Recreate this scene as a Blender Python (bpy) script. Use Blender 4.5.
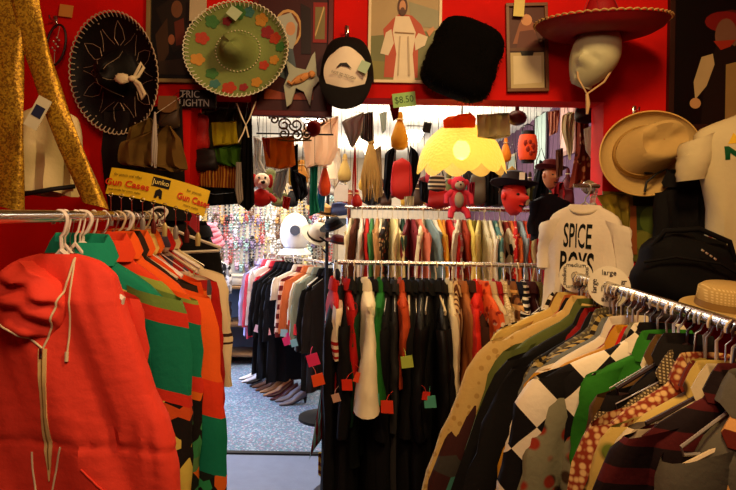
import bpy, math, random
from mathutils import Vector, Matrix, noise
for o in list(bpy.data.objects): bpy.data.objects.remove(o)
SC = bpy.context.scene
COL = SC.collection
PI = math.pi
R = math.radians

# ------------------------------------------------------------------ camera
F = 620.0; CX = 380.0; CY = 215.0; EYE = Vector((0, 0, 1.6)); ROLL = R(1.0)
cam = bpy.data.objects.new('camera', bpy.data.cameras.new('camera'))
COL.objects.link(cam)
cam.data.sensor_width = 36
cam.data.lens = 36*F/736
cam.data.clip_start = .02
# the lens axis meets the frame at (CX, CY) in the unrolled view
cam.data.shift_x = (368-CX)/736
cam.data.shift_y = (CY-245)/736
cam.location = EYE
cam.rotation_euler = (Matrix.Rotation(PI/2, 3, 'X') @ Matrix.Rotation(ROLL, 3, 'Z')).to_euler()
SC.camera = cam
def P(px, py, Y):
    u = (px-CX)/F; v = (CY-py)/F
    c, s = math.cos(ROLL), math.sin(ROLL)
    return Vector((c*u - s*v, 1, s*u + c*v))*Y + EYE
def S(n, Y): return n*Y/F

# ------------------------------------------------------------------ world, lights, exposure
def lin(h):
    if not isinstance(h, str): return tuple(h)+(1,) if len(h) == 3 else h
    h = h.lstrip('#'); c = [int(h[i:i+2], 16)/255 for i in (0, 2, 4)]
    return tuple((x/12.92 if x <= .04045 else ((x+.055)/1.055)**2.4) for x in c)+(1,)
SC.view_settings.view_transform = 'Standard'
SC.view_settings.look = 'None'
SC.view_settings.gamma = 1
SC.view_settings.use_curve_mapping = False
SC.view_settings.exposure = 0.15
w = bpy.data.worlds.new('world'); SC.world = w; w.use_nodes = True
w.node_tree.nodes['Background'].inputs[0].default_value = lin('#8090b0')
w.node_tree.nodes['Background'].inputs[1].default_value = .02
def area(name, loc, target, size, power, color, size_y=None, spread=None):
    l = bpy.data.lights.new(name, 'AREA'); l.energy = power; l.color = lin(color)[:3]; l.size = size
    if size_y: l.shape = 'RECTANGLE'; l.size_y = size_y
    if spread: l.spread = spread
    o = bpy.data.objects.new(name, l); COL.objects.link(o); o.location = loc
    d = Vector(target)-Vector(loc); o.rotation_euler = d.to_track_quat('-Z', 'Y').to_euler()
    return o
area('front_ceiling_light', (.55, .95, 2.9), (.5, 2.0, 1.2), .3, 27, '#ffd090')
area('front_left_light', (-.1, .1, 2.6), (-.8, 1.8, 1.3), .45, 18, '#ffc8a4')
area('added_goods_fill', (-.1, 3.0, 2.78), (.1, 4.3, 1.6), 1.6, 22, '#ffe2b4', .25)  # added fill, no fixture: brightens the goods hanging behind the beam
for i, (x, y) in enumerate(((-.6, 4.3), (.7, 5.6), (-1.3, 6.2), (.2, 8.5), (0, 12))):
    area('back_ceiling_light', (x, y, 2.82), (x, y, 0), .5, (30, 34, 60, 80, 130)[i], '#fff0dc', 1.2)
for i, (x, y) in enumerate(((-1.6, 4.6), (.6, 4.9), (-1.3, 7.2), (.6, 7.6), (-.5, 11))):
    area('added_ceiling_fill', (x, y, 2.15), (x, y, 4), 1.2, (24, 17, 44, 40, 80)[i], '#ffecd0')  # added upward fill without fixtures, whitens the back room ceiling
area('side_door_daylight', (-2.7, 5.4, 1.4), (-.6, 5.2, .3), .9, 75, '#9fc4ff', 1.8)

# ------------------------------------------------------------------ materials
MATS = {}
def newmat(name):
    m = bpy.data.materials.new(name); m.use_nodes = True
    return m, m.node_tree.nodes, m.node_tree.links, m.node_tree.nodes['Principled BSDF']
def mat(hexc, rough=.6, metal=0, emit=0, spec=.3, bump=0, bscale=200, alpha=1):
    k = ('p', hexc, rough, metal, emit, spec, bump, bscale, alpha)
    if k in MATS: return MATS[k]
    m, N, L, b = newmat('surface_'+str(len(MATS)))
    b.inputs['Roughness'].default_value = rough; b.inputs['Metallic'].default_value = metal
    b.inputs['Specular IOR Level'].default_value = spec
    c = lin(hexc)
    tc = N.new('ShaderNodeTexCoord'); n = N.new('ShaderNodeTexNoise'); n.inputs['Scale'].default_value = 14; n.inputs['Detail'].default_value = 4
    L.new(tc.outputs['Object'], n.inputs['Vector'])
    mx = N.new('ShaderNodeMix'); mx.data_type = 'RGBA'; mx.inputs['A'].default_value = tuple(x*.85 for x in c[:3])+(1,); mx.inputs['B'].default_value = tuple(min(1, x*1.12) for x in c[:3])+(1,)
    L.new(n.outputs['Fac'], mx.inputs['Factor']); L.new(mx.outputs['Result'], b.inputs['Base Color'])
    if emit: b.inputs['Emission Color'].default_value = c; b.inputs['Emission Strength'].default_value = emit
    if bump:
        n2 = N.new('ShaderNodeTexNoise'); n2.inputs['Scale'].default_value = bscale; L.new(tc.outputs['Object'], n2.inputs['Vector'])
        bp = N.new('ShaderNodeBump'); bp.inputs['Strength'].default_value = bump; bp.inputs['Distance'].default_value = .003
        L.new(n2.outputs['Fac'], bp.inputs['Height']); L.new(bp.outputs['Normal'], b.inputs['Normal'])
    if alpha < 1: b.inputs['Alpha'].default_value = alpha
    MATS[k] = m; return m
def sheer(m, k=.5):
    key = ('sheer', m.name)
    if key in MATS: return MATS[key]
    m2 = m.copy(); N, L = m2.node_tree.nodes, m2.node_tree.links; b = [x for x in N if x.type == 'BSDF_PRINCIPLED'][0]; o = [x for x in N if x.type == 'OUTPUT_MATERIAL'][0]
    t = N.new('ShaderNodeBsdfTranslucent'); mx = N.new('ShaderNodeMixShader'); mx.inputs[0].default_value = k
    if b.inputs['Base Color'].links: L.new(b.inputs['Base Color'].links[0].from_socket, t.inputs['Color'])
    L.new(b.outputs[0], mx.inputs[1]); L.new(t.outputs[0], mx.inputs[2]); L.new(mx.outputs[0], o.inputs['Surface'])
    MATS[key] = m2; return m2
def fab(c1, pat='plain', c2=None, c3=None, sc=1.0, rough=.85, sheen=.15):
    k = ('f', str(c1), pat, c2, c3, sc, rough)
    if k in MATS: return MATS[k]
    m, N, L, b = newmat('fabric_'+pat+'_'+str(len(MATS)))
    b.inputs['Roughness'].default_value = rough; b.inputs['Specular IOR Level'].default_value = .2
    A = lin(c1) if isinstance(c1, str) else None; B = lin(c2 or (c1 if A else '#d8a020')); D = lin(c3 or c2 or (c1 if A else '#2a8a60'))
    tc = N.new('ShaderNodeTexCoord'); V = tc.outputs['Object']
    def mp(rot=(0, 0, 0), s=(1, 1, 1), loc=(0, 0, 0)):
        q = N.new('ShaderNodeMapping'); q.inputs['Rotation'].default_value = rot; q.inputs['Scale'].default_value = s; q.inputs['Location'].default_value = loc
        L.new(V, q.inputs['Vector']); return q.outputs['Vector']
    def mix(f, a, bb):
        q = N.new('ShaderNodeMix'); q.data_type = 'RGBA'
        if isinstance(f, float): q.inputs['Factor'].default_value = f
        else: L.new(f, q.inputs['Factor'])
        for s, v in (('A', a), ('B', bb)):
            if isinstance(v, tuple): q.inputs[s].default_value = v
            else: L.new(v, q.inputs[s])
        return q.outputs['Result']
    def ramp(src, th, soft=.02):
        q = N.new('ShaderNodeMapRange'); q.inputs['From Min'].default_value = th-soft; q.inputs['From Max'].default_value = th+soft
        L.new(src, q.inputs['Value']); return q.outputs['Result']
    def wave(axis, scale, dist=0):
        q = N.new('ShaderNodeTexWave'); q.bands_direction = axis; q.inputs['Scale'].default_value = scale; q.inputs['Distortion'].default_value = dist; q.inputs['Detail'].default_value = 1
        L.new(V, q.inputs['Vector']); return q.outputs['Fac']
    def vor(scale, feat='F1', rnd=1):
        q = N.new('ShaderNodeTexVoronoi'); q.feature = feat; q.inputs['Scale'].default_value = scale; q.inputs['Randomness'].default_value = rnd; L.new(V, q.inputs['Vector']); return q
    def nz(scale, detail=3):
        q = N.new('ShaderNodeTexNoise'); q.inputs['Scale'].default_value = scale; q.inputs['Detail'].default_value = detail; L.new(V, q.inputs['Vector']); return q.outputs['Fac']
    out = None
    if pat == 'stripe': out = mix(ramp(wave('Z', 4*sc), .6), A, B)
    elif pat == 'vstripe': out = mix(ramp(wave('X', 5*sc), .6), A, B)
    elif pat == 'dstripe': out = mix(ramp(wave('DIAGONAL', 5*sc), .6), A, B)
    elif pat == 'plaid': out = mix(ramp(wave('Z', 5*sc), .72), mix(ramp(wave('X', 5*sc), .65), A, B), D)
    elif pat == 'argyle':
        ck = N.new('ShaderNodeTexChecker'); ck.inputs['Scale'].default_value = 1; L.new(mp((0, R(45), 0), (11*sc, .01, 11*sc), (0, .5, 0)), ck.inputs['Vector'])
        out = mix(ck.outputs['Fac'], A, B)
    elif pat == 'floral':
        v = vor(26*sc); out = mix(ramp(v.outputs['Distance'], .35, .06), mix(ramp(nz(9*sc), .5), B, D), A)
    elif pat == 'patch':
        v = vor(9*sc); f = N.new('ShaderNodeSeparateColor'); L.new(v.outputs['Color'], f.inputs['Color'])
        out = mix(ramp(f.outputs[0], .45), A, mix(ramp(f.outputs[1], .5), B, D))
    elif pat == 'tweed': out = mix(ramp(wave('X', 45*sc), .5, .3), mix(ramp(wave('Z', 45*sc), .5, .3), A, B), B)
    elif pat == 'weave':
        v = vor(70*sc, rnd=.35); out = mix(ramp(v.outputs['Distance'], .45, .12), A, B)
    elif pat == 'sequin':
        v = vor(230*sc); f = N.new('ShaderNodeSeparateColor'); L.new(v.outputs['Color'], f.inputs['Color']); out = mix(ramp(f.outputs[0], .55, .2), A, B)
    elif pat == 'bands':
        sx = N.new('ShaderNodeSeparateXYZ'); L.new(V, sx.inputs[0])
        ab = N.new('ShaderNodeMath'); ab.operation = 'ABSOLUTE'; L.new(sx.outputs['X'], ab.inputs[0])
        m1 = N.new('ShaderNodeMath'); m1.operation = 'MULTIPLY_ADD'; m1.inputs[1].default_value = -sc; L.new(ab.outputs[0], m1.inputs[0])
        m2 = N.new('ShaderNodeMath'); m2.operation = 'MULTIPLY'; m2.inputs[1].default_value = -1; L.new(sx.outputs['Z'], m2.inputs[0]); L.new(m2.outputs[0], m1.inputs[2])
        fac = m1.outputs[0]
        def crv(cols):
            q = N.new('ShaderNodeValToRGB'); q.color_ramp.interpolation = 'CONSTANT'; E = q.color_ramp.elements
            E[0].position = 0; E[0].color = cols[0][1]; E[1].position = min(.999, cols[1][0]); E[1].color = cols[1][1]
            for p_, c_ in cols[2:]: e = E.new(p_); e.color = c_
            L.new(fac, q.inputs['Fac']); return q.outputs['Color']
        base = crv([(p_, lin('#141010') if c_ == 'P' else lin(c_)) for p_, c_ in c1])
        mask = crv([(p_, (1, 1, 1, 1) if c_ == 'P' else (0, 0, 0, 1)) for p_, c_ in c1])
        v = vor(24); g = N.new('ShaderNodeSeparateColor'); L.new(v.outputs['Color'], g.inputs['Color'])
        pc = mix(ramp(g.outputs[0], .5), lin('#15100e'), mix(ramp(g.outputs[1], .5), B, D))
        out = mix(mask, base, pc)
    elif pat == 'spots':
        v = vor(16*sc); out = mix(ramp(v.outputs['Distance'], .3, .03), B, A)
    else: out = mix(ramp(nz(6, 4), .5, .35), A, tuple(x*.8 for x in A[:3])+(1,))
    L.new(out, b.inputs['Base Color'])
    bp = N.new('ShaderNodeBump'); bp.inputs['Strength'].default_value = .35; bp.inputs['Distance'].default_value = .004
    L.new(nz(60, 6), bp.inputs['Height']); L.new(bp.outputs['Normal'], b.inputs['Normal'])
    if pat == 'sequin':
        b.inputs['Metallic'].default_value = .5; b.inputs['Roughness'].default_value = .42; bp.inputs['Distance'].default_value = .01
    MATS[k] = m; return m

# ------------------------------------------------------------------ mesh helpers
class MB:
    def __init__(s): s.v = []; s.f = []; s.m = []
    def add(s, vs, fs, mi=0):
        b = len(s.v); s.v += [tuple(x) for x in vs]; s.f += [tuple(i+b for i in f) for f in fs]; s.m += [mi]*len(fs); return s
    def box(s, c, d, mi=0, M=None):
        x, y, z = (q/2 for q in d); bv = min(x, y, z)*.18
        vs = []
        # bevelled box: 24 vertices
        for sx in (-1, 1):
            for sy in (-1, 1):
                for sz in (-1, 1):
                    vs += [(sx*x, sy*(y-bv), sz*(z-bv)), (sx*(x-bv), sy*y, sz*(z-bv)), (sx*(x-bv), sy*(y-bv), sz*z)]
        idx = lambda a, b_, c_, k: ((a*2+b_)*2+c_)*3+k
        fs = []
        for a in (0, 1):
            fs.append((idx(a, 0, 0, 0), idx(a, 1, 0, 0), idx(a, 1, 1, 0), idx(a, 0, 1, 0)))
            fs.append((idx(0, a, 0, 1), idx(1, a, 0, 1), idx(1, a, 1, 1), idx(0, a, 1, 1)))
            fs.append((idx(0, 0, a, 2), idx(1, 0, a, 2), idx(1, 1, a, 2), idx(0, 1, a, 2)))
            for c_ in (0, 1):
                fs.append((idx(a, c_, 0, 0), idx(a, c_, 1, 0), idx(a, c_, 1, 1), idx(a, c_, 0, 1)))
                fs.append((idx(a, 0, c_, 0), idx(a, 1, c_, 0), idx(a, 1, c_, 2), idx(a, 0, c_, 2)))
                fs.append((idx(0, a, c_, 1), idx(1, a, c_, 1), idx(1, a, c_, 2), idx(0, a, c_, 2)))
                for e in (0, 1): fs.append((idx(a, c_, e, 0), idx(a, c_, e, 1), idx(a, c_, e, 2)))
        c = Vector(c); vs = [((M @ Vector(q)) if M else Vector(q))+c for q in vs]
        return s.add(vs, fs, mi)
    def loft(s, rings, mi=0, closed=True, cap=True):
        n = len(rings[0]); vs = [p for r in rings for p in r]; fs = []
        for i in range(len(rings)-1):
            for j in range(n if closed else n-1):
                k = (j+1) % n; fs.append((i*n+j, i*n+k, (i+1)*n+k, (i+1)*n+j))
        if cap and closed: fs.append(tuple(range(n))[::-1]); fs.append(tuple((len(rings)-1)*n+i for i in range(n)))
        return s.add(vs, fs, mi)
    def tube(s, pts, r, n=6, mi=0, flat=1, loop=False):
        pts = [Vector(p) for p in pts]; L = len(pts); rs = r if isinstance(r, (list, tuple)) else [r]*L
        rings = []; up = None
        for i, p in enumerate(pts):
            a = pts[(i-1) % L if loop else max(i-1, 0)]; b = pts[(i+1) % L if loop else min(i+1, L-1)]
            t = (b-a); t = t.normalized() if t.length > 1e-9 else Vector((0, 0, 1))
            if up is None: up = Vector((0, 1, 0)) if abs(t.y) < .9 else Vector((1, 0, 0))
            u = (up-t*up.dot(t)); u = u.normalized() if u.length > 1e-6 else t.orthogonal().normalized()
            up = u; w_ = t.cross(u)
            rings.append([p+(u*math.cos(q)*flat+w_*math.sin(q))*rs[i] for q in (2*PI*j/n for j in range(n))])
        if loop: rings.append(rings[0])
        return s.loft(rings, mi, cap=not loop)
    def lathe(s, prof, n=32, mi=0, sx=1, sy=1, c=(0, 0, 0), fn=None):
        rings = []
        for r, z in prof:
            ring = []
            for j in range(n):
                a = 2*PI*j/n; p = Vector((r*math.cos(a)*sx, r*math.sin(a)*sy, z))
                if fn: p = fn(p, a, r, z)
                ring.append(p+Vector(c))
            rings.append(ring)
        return s.loft(rings, mi, cap=False)
    def ball(s, c, r, mi=0, n=14, m=9, nz=0, nf=8, seed=0, M=None):
        r = r if isinstance(r, (tuple, list)) else (r, r, r)
        rings = []
        for i in range(m+1):
            ph = PI*(.002+.996*i/m); ring = []
            for j in range(n):
                a = 2*PI*j/n; d = Vector((math.sin(ph)*math.cos(a), math.sin(ph)*math.sin(a), math.cos(ph)))
                k = 1+(nz*noise.noise(d*nf*.3+Vector((seed, seed*1.7, 0))) if nz else 0)
                p = Vector((d.x*r[0]*k, d.y*r[1]*k, d.z*r[2]*k))
                if M: p = M @ p
                ring.append(p+Vector(c))
            rings.append(ring)
        return s.loft(rings, mi)
    def plate(s, pts, y0, y1, mi=0):
        # outline in (x, z), thickness from y0 to y1
        n = len(pts); vs = [(x, y0, z) for x, z in pts]+[(x, y1, z) for x, z in pts]
        fs = [tuple(range(n)), tuple(range(2*n-1, n-1, -1))]+[(i, (i+1) % n, n+(i+1) % n, n+i) for i in range(n)]
        return s.add(vs, fs, mi)
    def build(s, name, mats, parent=None, smooth=True, loc=None, rot=None):
        me = bpy.data.meshes.new(name); me.from_pydata(s.v, [], s.f)
        for m in (mats if isinstance(mats, (list, tuple)) else [mats]): me.materials.append(m)
        me.polygons.foreach_set('material_index', s.m)
        me.polygons.foreach_set('use_smooth', [smooth]*len(s.f)); me.update()
        import bmesh
        bm = bmesh.new(); bm.from_mesh(me); bmesh.ops.recalc_face_normals(bm, faces=bm.faces); bm.to_mesh(me); bm.free()
        if smooth:
            try: me.set_sharp_from_angle(angle=R(50))
            except Exception: pass
        o = bpy.data.objects.new(name, me); COL.objects.link(o)
        if parent: o.parent = parent
        if loc is not None: o.location = loc
        if rot is not None: o.rotation_euler = rot
        return o
def tag(o, label=None, cat=None, group=None, kind=None):
    if label: o['label'] = label
    if cat: o['category'] = cat
    if group: o['group'] = group
    if kind: o['kind'] = kind
    return o
def thing(name, label, cat, loc=(0, 0, 0), rot=(0, 0, 0), group=None):
    o = bpy.data.objects.new(name, None); COL.objects.link(o); o.empty_display_size = .05
    o.location = loc; o.rotation_euler = rot; return tag(o, label, cat, group)
def struct(name, mb, m, smooth=False): return tag(mb.build(name, m, smooth=smooth), kind='structure')
def copy_tree(o, parent=None):
    c = o.copy(); COL.objects.link(c); c.parent = parent
    for ch in [x for x in bpy.data.objects if x.parent == o]: copy_tree(ch, c)
    return c
def text(s, size, m, parent, loc, rot=(PI/2, 0, 0), name='lettering', sx=1, ext=.0006, shear=0, align='CENTER', bold=0):
    cu = bpy.data.curves.new('t', 'FONT'); cu.body = s; cu.size = size; cu.extrude = ext; cu.align_x = align; cu.align_y = 'CENTER'; cu.shear = shear; cu.offset = bold; cu.resolution_u = 3
    t = bpy.data.objects.new('t', cu); COL.objects.link(t)
    me = bpy.data.meshes.new_from_object(t.evaluated_get(bpy.context.evaluated_depsgraph_get()))
    bpy.data.objects.remove(t)
    me.materials.clear(); me.materials.append(m)
    for p in me.polygons: p.material_index = 0
    o = bpy.data.objects.new(name, me); COL.objects.link(o); o.parent = parent; o.location = loc; o.rotation_euler = rot; o.scale = (sx, 1, 1)
    return o
def rgrid(seed): return random.Random(seed)

CHROME = mat('#c9c4bb', .22, 1); WIRE = mat('#b0aaa0', .35, .9); PLASTIC = mat('#e2dccb', .35); BLACK = mat('#0b0909', .6); DKPL = mat('#3a2a24', .4)
WOOD = mat('#5a2c14', .45); CREAM = mat('#e8dcb8', .7)

# ------------------------------------------------------------------ the setting
WY = 2.6; WT = .15; OX0 = -.80; OX1 = .93; OZ = 2.09
wallm, N, L, b = newmat('red_wall_paint')
b.inputs['Roughness'].default_value = .75; b.inputs['Specular IOR Level'].default_value = .15
tc = N.new('ShaderNodeTexCoord'); n1 = N.new('ShaderNodeTexNoise'); n1.inputs['Scale'].default_value = 3; n1.inputs['Detail'].default_value = 6
L.new(tc.outputs['Object'], n1.inputs['Vector'])
cr = N.new('ShaderNodeValToRGB'); cr.color_ramp.elements[0].color = lin('#ac0502'); cr.color_ramp.elements[1].color = lin('#d41004'); cr.color_ramp.elements[0].position = .35; cr.color_ramp.elements[1].position = .7
L.new(n1.outputs['Fac'], cr.inputs['Fac']); L.new(cr.outputs['Color'], b.inputs['Base Color'])
bp = N.new('ShaderNodeBump'); bp.inputs['Strength'].default_value = .15; n2 = N.new('ShaderNodeTexNoise'); n2.inputs['Scale'].default_value = 60; L.new(tc.outputs['Object'], n2.inputs['Vector']); L.new(n2.outputs['Fac'], bp.inputs['Height']); L.new(bp.outputs['Normal'], b.inputs['Normal'])
def slab(name, x0, x1, y0, y1, z0, z1, m):
    return struct(name, MB().add([(x, y, z) for x in (x0, x1) for y in (y0, y1) for z in (z0, z1)],
        [(0, 1, 3, 2), (4, 6, 7, 5), (0, 4, 5, 1), (2, 3, 7, 6), (0, 2, 6, 4), (1, 5, 7, 3)]), m)
wm = MB()
def addb(mb, x0, x1, y0, y1, z0, z1): mb.add([(x, y, z) for x in (x0, x1) for y in (y0, y1) for z in (z0, z1)], [(0, 1, 3, 2), (4, 6, 7, 5), (0, 4, 5, 1), (2, 3, 7, 6), (0, 2, 6, 4), (1, 5, 7, 3)])
addb(wm, -2.2, OX0, WY, WY+WT, 0, 3.0); addb(wm, OX1, 2.2, WY, WY+WT, 0, 3.0); addb(wm, OX0, OX1, WY, WY+WT, OZ, 3.0)
struct('wall_middle', wm, wallm)
dark = mat('#3a1410', .8); purple = mat('#5a3a54', .8); white = mat('#d8d0c2', .8)
slab('wall_left', -2.3, -2.2, -1.5, WY, 0, 3.0, wallm); slab('wall_right', 2.2, 2.3, -1.5, WY+WT, 0, 3.0, wallm); slab('wall_front', -2.3, 2.3, -1.6, -1.5, 0, 3.0, dark)
slab('ceiling', -2.3, 2.3, -1.6, WY+WT, 3.0, 3.1, mat('#c8b8a0', .9))
slab('wall_back_room_right', 2.0, 2.1, WY+WT, 14.1, 0, 2.9, purple)
slab('wall_back_room_left', -3.1, -3.0, WY+WT, 14.1, 0, 2.9, mat('#b8a890', .8))
slab('wall_back_room_end', -3.1, 2.1, 14.0, 14.1, 0, 2.9, mat('#c9b8a0', .8))
slab('wall_back_room_near', -3.1, -2.2, WY+WT-.05, WY+WT, 0, 2.9, white)
# corrugated pale ceiling of the back room
cm = MB(); n = 70
ys = [WY+WT+(14-WY-WT)*i/n for i in range(n+1)]
vs = [(x, y, 2.9-(.03 if i % 2 else 0)) for i, y in enumerate(ys) for x in (-3.1, 2.1)]
cm.add(vs, [(2*i, 2*i+1, 2*i+3, 2*i+2) for i in range(n)]); addb(cm, -3.1, 2.1, WY+WT, 14, 2.9, 2.95)
struct('ceiling_back_room', cm, mat('#e8e2d6', .8))
# floors
cmat, N, L, b = newmat('speckled_carpet'); b.inputs['Roughness'].default_value = .95
tc = N.new('ShaderNodeTexCoord'); v = N.new('ShaderNodeTexVoronoi'); v.inputs['Scale'].default_value = 85; L.new(tc.outputs['Object'], v.inputs['Vector'])
sp = N.new('ShaderNodeSeparateColor'); L.new(v.outputs['Color'], sp.inputs['Color'])
cr = N.new('ShaderNodeValToRGB'); cr.color_ramp.interpolation = 'CONSTANT'
E = cr.color_ramp.elements; E[0].position = 0; E[0].color = lin('#52647c')
for p_, c_ in ((.3, '#62788e'), (.55, '#4c7480'), (.72, '#76687e'), (.86, '#8a98a8')): e = E.new(p_); e.color = lin(c_)
E[-1].color = lin('#8a98a8'); E[-1].position = .95
L.new(sp.outputs[0], cr.inputs['Fac']); nn = N.new('ShaderNodeTexNoise'); nn.inputs['Scale'].default_value = 5; nn.inputs['Detail'].default_value = 5; L.new(tc.outputs['Object'], nn.inputs['Vector'])
mx = N.new('ShaderNodeMix'); mx.data_type = 'RGBA'; mx.blend_type = 'MULTIPLY'; mx.inputs['Factor'].default_value = .7; L.new(cr.outputs['Color'], mx.inputs['A']); L.new(nn.outputs['Fac'], mx.inputs['B']); 
mx2 = N.new('ShaderNodeMix'); mx2.data_type = 'RGBA'; mx2.blend_type = 'ADD'; mx2.inputs['Factor'].default_value = .6; L.new(mx.outputs['Result'], mx2.inputs['A']); L.new(cr.outputs['Color'], mx2.inputs['B'])
L.new(mx2.outputs['Result'], b.inputs['Base Color'])
slab('floor_carpet', -3.1, 2.1, 4.12, 14.1, -.1, 0, cmat)
slab('floor', -2.3, 2.3, -1.6, WY+WT, -.1, 0, mat('#5a6170', .6, bump=.3, bscale=90))
slab('floor_passage', -3.1, 2.3, WY+WT, 4.12, -.1, 0, mat('#6c7c9c', .6, bump=.3, bscale=90))
st = MB(); addb(st, -2.2, 1.9, 4.10, 4.14, 0, .012); struct('trim_threshold', st, mat('#1a1c22', .5, .3))
st = MB(); addb(st, 1.985, 2.0, WY+WT, 14, 0, .1); struct('baseboard_right', st, mat('#3c2c3c'))
# ------------------------------------------------------------------ garments
def body_mesh(W, Ln, D, seed, prof=None, z0=-.075, nr=16, n=30, fold=1.0, neck=.06):
    rd = rgrid(seed); ph = rd.uniform(0, 6); k = rd.choice((3, 4, 5)); rings = []
    prof = prof or [(0, neck/W), (.05, .42), (.11, .80), (.16, 1.0), (.3, 1.0), (.6, 1.02), (1, 1.08)]
    def wat(t):
        for (a, p), (b_, q) in zip(prof, prof[1:]):
            if t <= b_: return p+(q-p)*(t-a)/(b_-a)
        return prof[-1][1]
    ts = [0, .02, .05, .085, .12, .16]+[.16+.84*(i+1)/(nr-5) for i in range(nr-5)]
    for t in ts:
        wd = W*wat(t); d = D*(.55+.5*min(1, t/.2)); z = z0-Ln*t
        ring = []
        for j in range(n):
            a = 2*PI*j/n; c, s_ = math.cos(a), math.sin(a)
            x = wd*math.copysign(abs(c)**.8, c); y = d*math.copysign(abs(s_)**.65, s_)
            fa = .022*fold*min(1, t*1.3)
            y += fa*math.sin(k*PI*x/W+ph+(1.9 if s_ < 0 else 0)+t*1.5)*min(1, abs(s_)*1.5)
            nv = (noise.noise(Vector((x*7, z*4+seed, s_*2)))*.02+noise.noise(Vector((x*18-z*9, z*14+seed, s_*2+5)))*.010)*fold*min(1, t*3)
            zz = z-(.35*abs(x)*.25 if 0 else 0)+.01*math.sin(3*a+ph)*t
            ring.append((x+nv*.4, y+nv, zz))
        rings.append(ring)
    return MB().loft(rings, cap=False)
def sleeve_mesh(W, side, ln, D, seed, z0=-.075, Ln=.7, out=.10, rw=.075, fwd=0, flare=0):
    rd = rgrid(seed+side*7+50); sh = Vector((side*W*.86, 0, z0-Ln*.135)); rings = []; m = 12; n = 14; bend = rd.uniform(.2, .8)
    for i in range(m+1):
        t = i/m; s_ = t*ln
        cx = sh.x+side*(out*(1-(1-t)**1.8)); cy = fwd*t+.006*math.sin(t*5+seed); cz = sh.z-s_*(.55+.45*min(1, t*3)) if t < .33 else sh.z-s_
        rr = rw*((1-.38*t) if not flare else (.55+flare*t))*(1+.05*math.sin(t*30+seed)) if t > .02 else rw*.9
        ring = []
        for j in range(n):
            a = 2*PI*j/n; p = Vector((cx+rr*math.cos(a), cy+max(.016, D*.85)*((1-.25*t) if not flare else (.35+1.35*t))*math.sin(a), cz+side*.3*rr*-math.cos(a)*(1 if t < .4 else .2)))
            p += Vector((0, 1, 0))*noise.noise(Vector((p.x*14, p.z*9+seed, a)))*(.016 if not flare else .005)
            p.x += noise.noise(Vector((p.z*12, seed, a)))*.008
            ring.append(p)
        rings.append(ring)
    return MB().loft(rings, cap=False)
def collar_mesh(neck, D, z0, hgt=.035):
    rings = []
    for i, (k, dz) in enumerate(((1.05, -.02), (1.0, hgt*.8), (1.12, hgt), (1.35, hgt*.4), (1.6, -.02))):
        rings.append([(neck*k*math.cos(a), max(D*.8, .02)*k*math.sin(a)-.004, z0+dz-(.02 if math.sin(a) < -.3 else 0)) for a in (2*PI*j/18 for j in range(18))])
    return MB().loft(rings, cap=False)
def hanger_mesh(W=.17, r=.0018, z0=-.065, thick=1):
    mb = MB(); rr = .021
    arc = [(rr*math.cos(a), 0, rr*math.sin(a)-rr+.012) for a in [R(200)-i*R(230)/9 for i in range(10)]]
    # hook bears on the rail top
    arc += [(rr*.55, 0, -.036), (0, 0, -.046), (0, 0, z0)]
    mb.tube(arc, r, 6)
    tri = [(0, 0, z0), (W*.5, 0, z0-.06), (W, 0, z0-.115), (W*.97, 0, z0-.13), (0, 0, z0-.13), (-W*.97, 0, z0-.13), (-W, 0, z0-.115), (-W*.5, 0, z0-.06)]
    mb.tube(tri, r*thick, 6, loop=True)
    return mb
HPROTO = {}
def hanger(kind, loc, rot, label, group, drop=0):
    key = (kind, drop)
    if key not in HPROTO:
        mm = {'wire': (WIRE, .0016, 1), 'white': (PLASTIC, .0048, 1.5), 'cream': (mat('#cdbb93', .4), .0035, 1.5), 'dark': (mat('#2a1512', .4), .0035, 1.5), 'thick': (mat('#9a9488', .4, .3), .0028, 1.3)}[kind]
        o = hanger_mesh(.17, mm[1], z0=-.065-drop, thick=mm[2]).build('coat_hanger', mm[0]); HPROTO[key] = o
    else:
        o = HPROTO[key].copy(); COL.objects.link(o)
    o.location = loc; o.rotation_euler = rot
    return tag(o, label, 'hanger', group)
GN = {}
def garment(name, label, cat, loc, rot=(0, 0, 0), W=.22, L=.7, D=.025, m=None, ms=None, mc=None, sl=.5, out=.08, rw=.07, seed=0, group=None,
            collar=True, buttons=None, tags=(), prof=None, fold=1, simple=False, flare=0, cuff=None, hem=None, neck=.06):
    root = thing(name, label, cat, loc, rot, group)
    bb = body_mesh(W, L, D, seed, prof, fold=fold, neck=neck)
    if simple:
        bb.build('body', m, root)
        if sl:
            for s_ in (-1, 1): sleeve_mesh(W, s_, sl, D, seed, Ln=L, out=out, rw=rw).build('sleeve', ms or m, root)
        return root
    bb.build('body', m, root)
    if sl:
        for s_ in (-1, 1):
            so = sleeve_mesh(W, s_, sl, D, seed, Ln=L, out=out, rw=rw, flare=flare).build('sleeve', ms or m, root)
            if cuff:
                x = s_*(W*.86+out); z = -.075-L*.135-sl
                MB().lathe([(rw*.60, .035), (rw*.66, .03), (rw*.67, 0), (rw*.62, -.008), (rw*.5, 0)], 14, sy=.5, c=(x, .01, z)).build('cuff', cuff, so)
    if collar: collar_mesh(neck*.95, D, -.078).build('collar', mc or m, root)
    if buttons:
        mb = MB()
        for i in range(5): MB.ball(mb, (.004, -D*1.25-.004, -.15-i*(L-.15)/5.5), (.007, .003, .007), n=8, m=5)
        mb.build('button_row', buttons, root)
    for (x, z, c, s_) in tags:
        yy = -D-.035
        mb = MB().plate([(x-s_, z-s_*.8), (x+s_*.9, z-s_), (x+s_, z+s_*.9), (x-s_*.8, z+s_)], yy, yy-.002); mb.tube([(x, yy, z+s_*.9), (x*.9, -D*.5, z+s_+.05)], .001, 4)
        mb.build('price_tag', mat(c, .8), root)
    return root

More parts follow.
